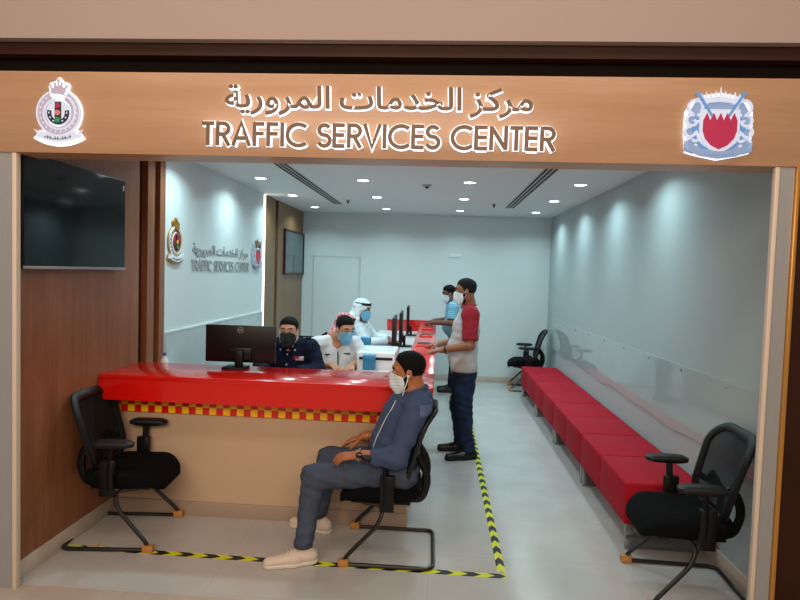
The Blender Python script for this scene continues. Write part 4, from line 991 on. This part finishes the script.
# ---- the man in light blue farther along the counter
def far_man():
    base = (.24, 8.62, 0); t = person(base, 'man in light blue plaid shirt leaning on the far part of the red counter'); h = .0065
    F = Frame((.165, 8.6, 1.455), (-.93, -.22, -.22), (-.2, 0, 1), .95)
    J = dict(fwd=nrm((-1, -.15, 0)), P=(.30, 8.62, .84), W=(.275, 8.62, .98), C=(.25, 8.61, 1.14), SL=(.23, 8.42, 1.27), SR=(.22, 8.80, 1.27), N=(.205, 8.61, 1.35), build=.98)
    eL, wL = (.21, 8.35, 1.05), (-.03, 8.40, 1.045); eR, wR = (.17, 8.86, 1.06), (-.04, 8.76, 1.045)
    hL, kL, aL = (.31, 8.54, .84), (.28, 8.53, .46), (.26, 8.66, .09); hR, kR, aR = (.31, 8.71, .84), (.28, 8.76, .46), (.25, 8.82, .09)
    S = SDF(); head_prims(S, F); torso(S, J); S.rc(F(-.02, 0, -.05), J['N'], .056, .06, .03); arm(S, J['SL'], eL, wL); arm(S, J['SR'], eR, wR); leg(S, hL, kL, aL); leg(S, hR, kR, aR)
    hand(S, wL, (-.95, .25, -.15), (0, 0, 1), 1, (.15, .18, .2, .22)); hand(S, wR, (-.95, -.25, -.15), (0, 0, 1), -1, (.15, .18, .2, .22))
    S.mesh('body', M['skin4'], h, t, base); eyes(F, t, base); hair(F, M['hair'], h, t, base, .018); face_mask(F, M['mask'], h, t, base)
    S = SDF(); torso(S, J, .018, .01); S.grp(sleeve(J['SL'], eL, .074, .068, .05), .03); S.grp(sleeve(J['SR'], eR, .074, .068, .05), .03); S.fn(wr(.003, .8, 4.)); S.plane((0, 0, -1), (0, 0, .74)); S.mesh('shirt', M['plaid'], h, t, base)
    S = SDF(); leg(S, hL, kL, aL, .014); leg(S, hR, kR, aR, .014); S.rc((.30, 8.56, .84), (.30, 8.69, .84), .12, None, .05); S.plane((0, 0, -1), (0, 0, .07)); S.plane((0, 0, 1), (0, 0, .79)); S.mesh('trousers', M['jeansd'], h, t, base)
    shoe((.26, 8.66, 0), (-1, -.1, 0), M['blackshoe'], M['black'], h, t, base); shoe((.25, 8.82, 0), (-1, -.05, 0), M['blackshoe'], M['black'], h, t, base)
far_man()

# ---- clerks seated behind the counter
def clerk(base, label, F, fwd, skin, shirtm, hm, maskm, arms, h=.0055, cut=.0, hairm=None, lean=.03, sleeve_cut=.11, shz=1.01, long=False):
    t = person(base, label); f = nrm((fwd[0], fwd[1], 0)); l = np.cross([0, 0, 1], f); B = np.array(base, float); up = np.array([0, 0, 1.])
    J = dict(fwd=f, P=B + up * .56, W=B + up * .71 + f * lean * .4, C=B + up * (shz - .15) + f * lean, SL=B + up * shz + f * lean + l * .18, SR=B + up * shz + f * lean - l * .18, N=B + up * (shz + .07) + f * (lean + .015))
    (eL, wL), (eR, wR) = [[B + f * q[0] + l * q[1] + up * q[2] for q in s] for s in arms]
    hp = [B + up * .55 + l * s * .1 for s in (1, -1)]; kn = [B + f * .42 + l * s * .14 + up * .51 for s in (1, -1)]; an = [B + f * .40 + l * s * .14 + up * .09 for s in (1, -1)]
    S = SDF(); head_prims(S, F); torso(S, J); S.rc(F(-.02, 0, -.05), J['N'], .056, .06, .03); arm(S, J['SL'], eL, wL); arm(S, J['SR'], eR, wR)
    for i in (0, 1): leg(S, hp[i], kn[i], an[i])
    hand(S, wL, f * .9 - l * .35 - up * .12, up, 1, (.2, .25, .3, .35)); hand(S, wR, f * .9 + l * .35 - up * .12, up, -1, (.2, .25, .3, .35))
    S.mesh('body', skin, h, t, base); eyes(F, t, base); face_mask(F, maskm, h, t, base)
    if hm: hair(F, hm, h, t, base)
    S = SDF(); torso(S, J, .017, .01)
    for s_, e_, w_ in ((J['SL'], eL, wL), (J['SR'], eR, wR)):
        if long: S.grp(sleeve(s_, e_, .075, .064, -.05), .03); S.grp(sleeve(e_, w_, .062, .05, .015), .03)
        else: S.grp(sleeve(s_, e_, .075, .070, sleeve_cut), .03)
    S.fn(wr(.0035, .8, 6.)); S.plane((0, 0, -1), (0, 0, .48))
    if not (long and shirtm is M['thobe']): S.sub(J['N'] + f * .085 - up * .045, .052, .012)
    sh = S.mesh('thobe' if long and shirtm is M['thobe'] else 'shirt', shirtm, h, t, base)
    tm = shirtm if long and shirtm is M['thobe'] else M['uniform']
    S = SDF()
    for i in (0, 1): leg(S, hp[i], kn[i], an[i], .014)
    S.rc(hp[0], hp[1], .115, None, .05); S.plane((0, 0, 1), (0, 0, .66)); S.plane((0, 0, -1), (0, 0, .09)); S.mesh('trousers' if tm is M['uniform'] else 'skirt', tm, h, t, base)
    for i in (0, 1): shoe(an[i], f, M['blackshoe'], M['black'], .008, t, base)
    return t, J, sh, f, l
def on_front(J, f, l, x, z, r=.0, sh=None, base=None):
    """point on the shirt front"""
    p = np.array(J['C']) + l * x + np.array([0, 0, z]); o = Vector(p + f * .6 - np.array(base))
    ok, hit, nn, _ = sh.ray_cast(o, Vector(-f)); return (np.array(hit) + np.array(base) if ok else p + f * .13) + f * r
# navy officer facing the entrance
F = Frame((-1.252, 4.93, 1.215), (.02, -1, -.04), (0, 0, 1), .97); base = (-1.252, 5.10, 0)
t, J, sh, f, l = clerk(base, 'officer in navy uniform and black mask seated behind the red counter beside the monitor', F, (0, -1), M['skin3'], M['uniform'], M['hair'], M['maskk'], (((.14, .25, .90), (.38, .12, .90)), ((.14, -.25, .90), (.38, -.12, .90))), lean=.10, long=True, shz=1.075)
for s_, q in ((1, 'SL'), (-1, 'SR')):
    c = np.array(J[q]) * .72 + np.array(J['N']) * .28 + np.array([0, 0, .052]); m = MB().box((-.055, -.025, 0), (.055, .025, .012), .004, Matrix.Rotation(s_ * -.28, 3, 'Y')); o = m.build('shoulder_board', M['jeansd'], sh); o.location = Vector(c - np.array(base))
    m = MB().poly(star(5, .012, .006), 0, .004); o2 = m.build('rank_star', M['badge_silver'], o); o2.location = (s_ * -.01, 0, .012)
for k in range(3): 
    p = on_front(J, f, l, 0, .10 - .085 * k, -.001, sh, base); o = MB().lathe([(.008, 0), (.008, .003), (.005, .005)], n=12, axis='Z').build('button', M['badge_silver'], sh); o.location = Vector(p - np.array(base)); o.rotation_euler = (PI / 2, 0, 0)
for nm, x, z, w, hh, mm in (('name_plate', -.115, .055, .034, .009, 'badge_silver'), ('medal_ribbon', .075, .075, .022, .008, 'badge_red'), ('medal_ribbon', .118, .075, .018, .008, 'badge_white'), ('medal_ribbon', .097, .058, .04, .006, 'badge_pink')):
    p = on_front(J, f, l, x, z, -.002, sh, base); o = MB().box((-w, -.012, -hh), (w, .006, hh), .001, None).build(nm, M[mm], sh); o.location = Vector(p - np.array(base))
b = MB(); N = np.array(J['N']) + np.array([0, -.005, -.045])
for s_ in (1, -1): b.tube([N + np.array([s_ * .065, .03, .035]), N + np.array([s_ * .068, -.045, .02]), on_front(J, f, l, -s_ * .045, .14, .008, sh, base), on_front(J, f, l, -s_ * .02, .085, .006, sh, base)], [.016, .026, .03, .008], 8, False, (1, .4))
b.build('collar', M['uniform'], sh, org=base)
for x in (-.062, .062):
    p = on_front(J, f, l, x, .135, .0, sh, base); o = MB().lathe([(.008, 0), (.008, .005), (.004, .007)], n=10).build('collar_pin', M['badge_silver'], sh); o.location = Vector(p - np.array(base)); o.rotation_euler = (PI / 2 - .6, 0, 0)
# white officer leaning to the right over the desk
F = Frame((-.83, 5.30, 1.215), (.62, -.72, -.28), (.1, -.12, 1), .97); base = (-.985, 5.56, 0)
t, J, sh, f, l = clerk(base, 'officer in short-sleeved white uniform and blue mask leaning on the desk beside the printer', F, (.35, -.94), M['skin3'], M['uniw'], M['hair'], M['maskb'], (((.20, .26, .91), (.42, .10, .90)), ((.20, -.30, .90), (.40, -.08, .905))), lean=.16, shz=1.06, sleeve_cut=.03)
c = np.array(J['SR']) * .6 + np.array([0, 0, 0]) + (base + f * .22 - l * .27 + np.array([0, 0, .79])) * .4; d = nrm(f * .6 - l * .8)
q = Vector(d).to_track_quat('Z', 'Y').to_matrix().to_4x4()
m = MB().lathe([(.036, 0), (.036, .006)], n=24); o = m.build('sleeve_badge', M['badge_pink'], sh); o.data.transform(Matrix.Translation(Vector(c + d * .066 - np.array(base))) @ q)
m = MB().lathe([(.018, .006), (.018, .008)], n=20); o2 = m.build('badge_centre', M['badge_red'], o); o2.data.transform(Matrix.Translation(Vector(c + d * .066 - np.array(base))) @ q)
for nm, x, z, w, hh, mm in (('name_plate', -.085, .07, .03, .007, 'badge_dark'), ('pocket_flap', .085, .075, .035, .007, 'badge_dark')):
    p = on_front(J, f, l, x, z, -.004, sh, base); o = MB().box((-w, -.008, -hh), (w, .008, hh), .001, Matrix.Rotation(math.atan2(f[1], f[0]) + PI / 2, 3, 'Z')).build(nm, M[mm], sh); o.location = Vector(p - np.array(base))
MB().tube([on_front(J, f, l, 0, .13, .004, sh, base), on_front(J, f, l, .0, .06, .006, sh, base), on_front(J, f, l, .005, -.10, .006, sh, base)], [.012, .016, .022], 8, False, (1, .4)).build('tie', M['badge_dark'], sh, org=base)
def ghutra(F, m, par, org, h=.0055, agal=True):
    S = SDF(); k = F.k; S.ell(F(-.015, 0, .04), [.115 * k, .094 * k, .098 * k], F.R, .03)
    for s_ in (1, -1): S.rc(F(-.02, s_ * .075, .03), F(-.02, s_ * .12, -.16), .035 * k, .05 * k, .04); S.rc(F(-.02, s_ * .12, -.16), F(.05, s_ * .15, -.27), .045 * k, .03 * k, .05)
    S.rc(F(-.09, 0, .03), F(-.12, 0, -.22), .05 * k, .09 * k, .06, (F.f, .5)); S.rc(F(-.10, .08, -.12), F(-.10, -.08, -.12), .06 * k, None, .06)
    S.sub(F(.145, 0, -.06), .118 * k, .02); S.fn(wr(.0035, 1., 2.)); o = S.mesh('headcloth', m, h, par, org)
    if agal:
        for z in (.062, .078):
            P = [F(-.012 + .104 * math.cos(a), .088 * math.sin(a), z + .01 * math.cos(a)) for a in [2 * PI * i / 28 for i in range(28)]]; MB().tube(P, .0085 * k, 8, True).build('head_cord', M['maskk'], o, org=org)
# white-robed clerk facing the counter
F = Frame((-.895, 7.05, 1.285), (.93, -.30, -.18), (.05, 0, 1), .97); base = (-1.0, 7.15, 0)
t, J, sh, f, l = clerk(base, 'clerk in white robe, white headcloth with black cord and blue mask at the return counter', F, (1, -.1), M['skin2'], M['thobe'], None, M['maskb'], (((.20, .24, .91), (.42, .14, .91)), ((.20, -.26, .91), (.44, -.10, .91))), lean=.08, shz=1.06, long=True)
ghutra(F, M['ghutra'], t, base)
F = Frame((-.985, 6.33, 1.16), (.97, -.1, -.2), (0, 0, 1), .97); base = (-1.10, 6.40, 0)
t, J, sh, f, l = clerk(base, 'person in a red checked headcloth mostly hidden behind the white-uniformed officer', F, (1, 0), M['skin2'], M['thobe'], None, M['maskb'], (((.16, .25, .90), (.36, .12, .90)), ((.16, -.25, .90), (.36, -.12, .90))), lean=.06, shz=.95, long=True)
ghutra(F, M['shemagh'], t, base)
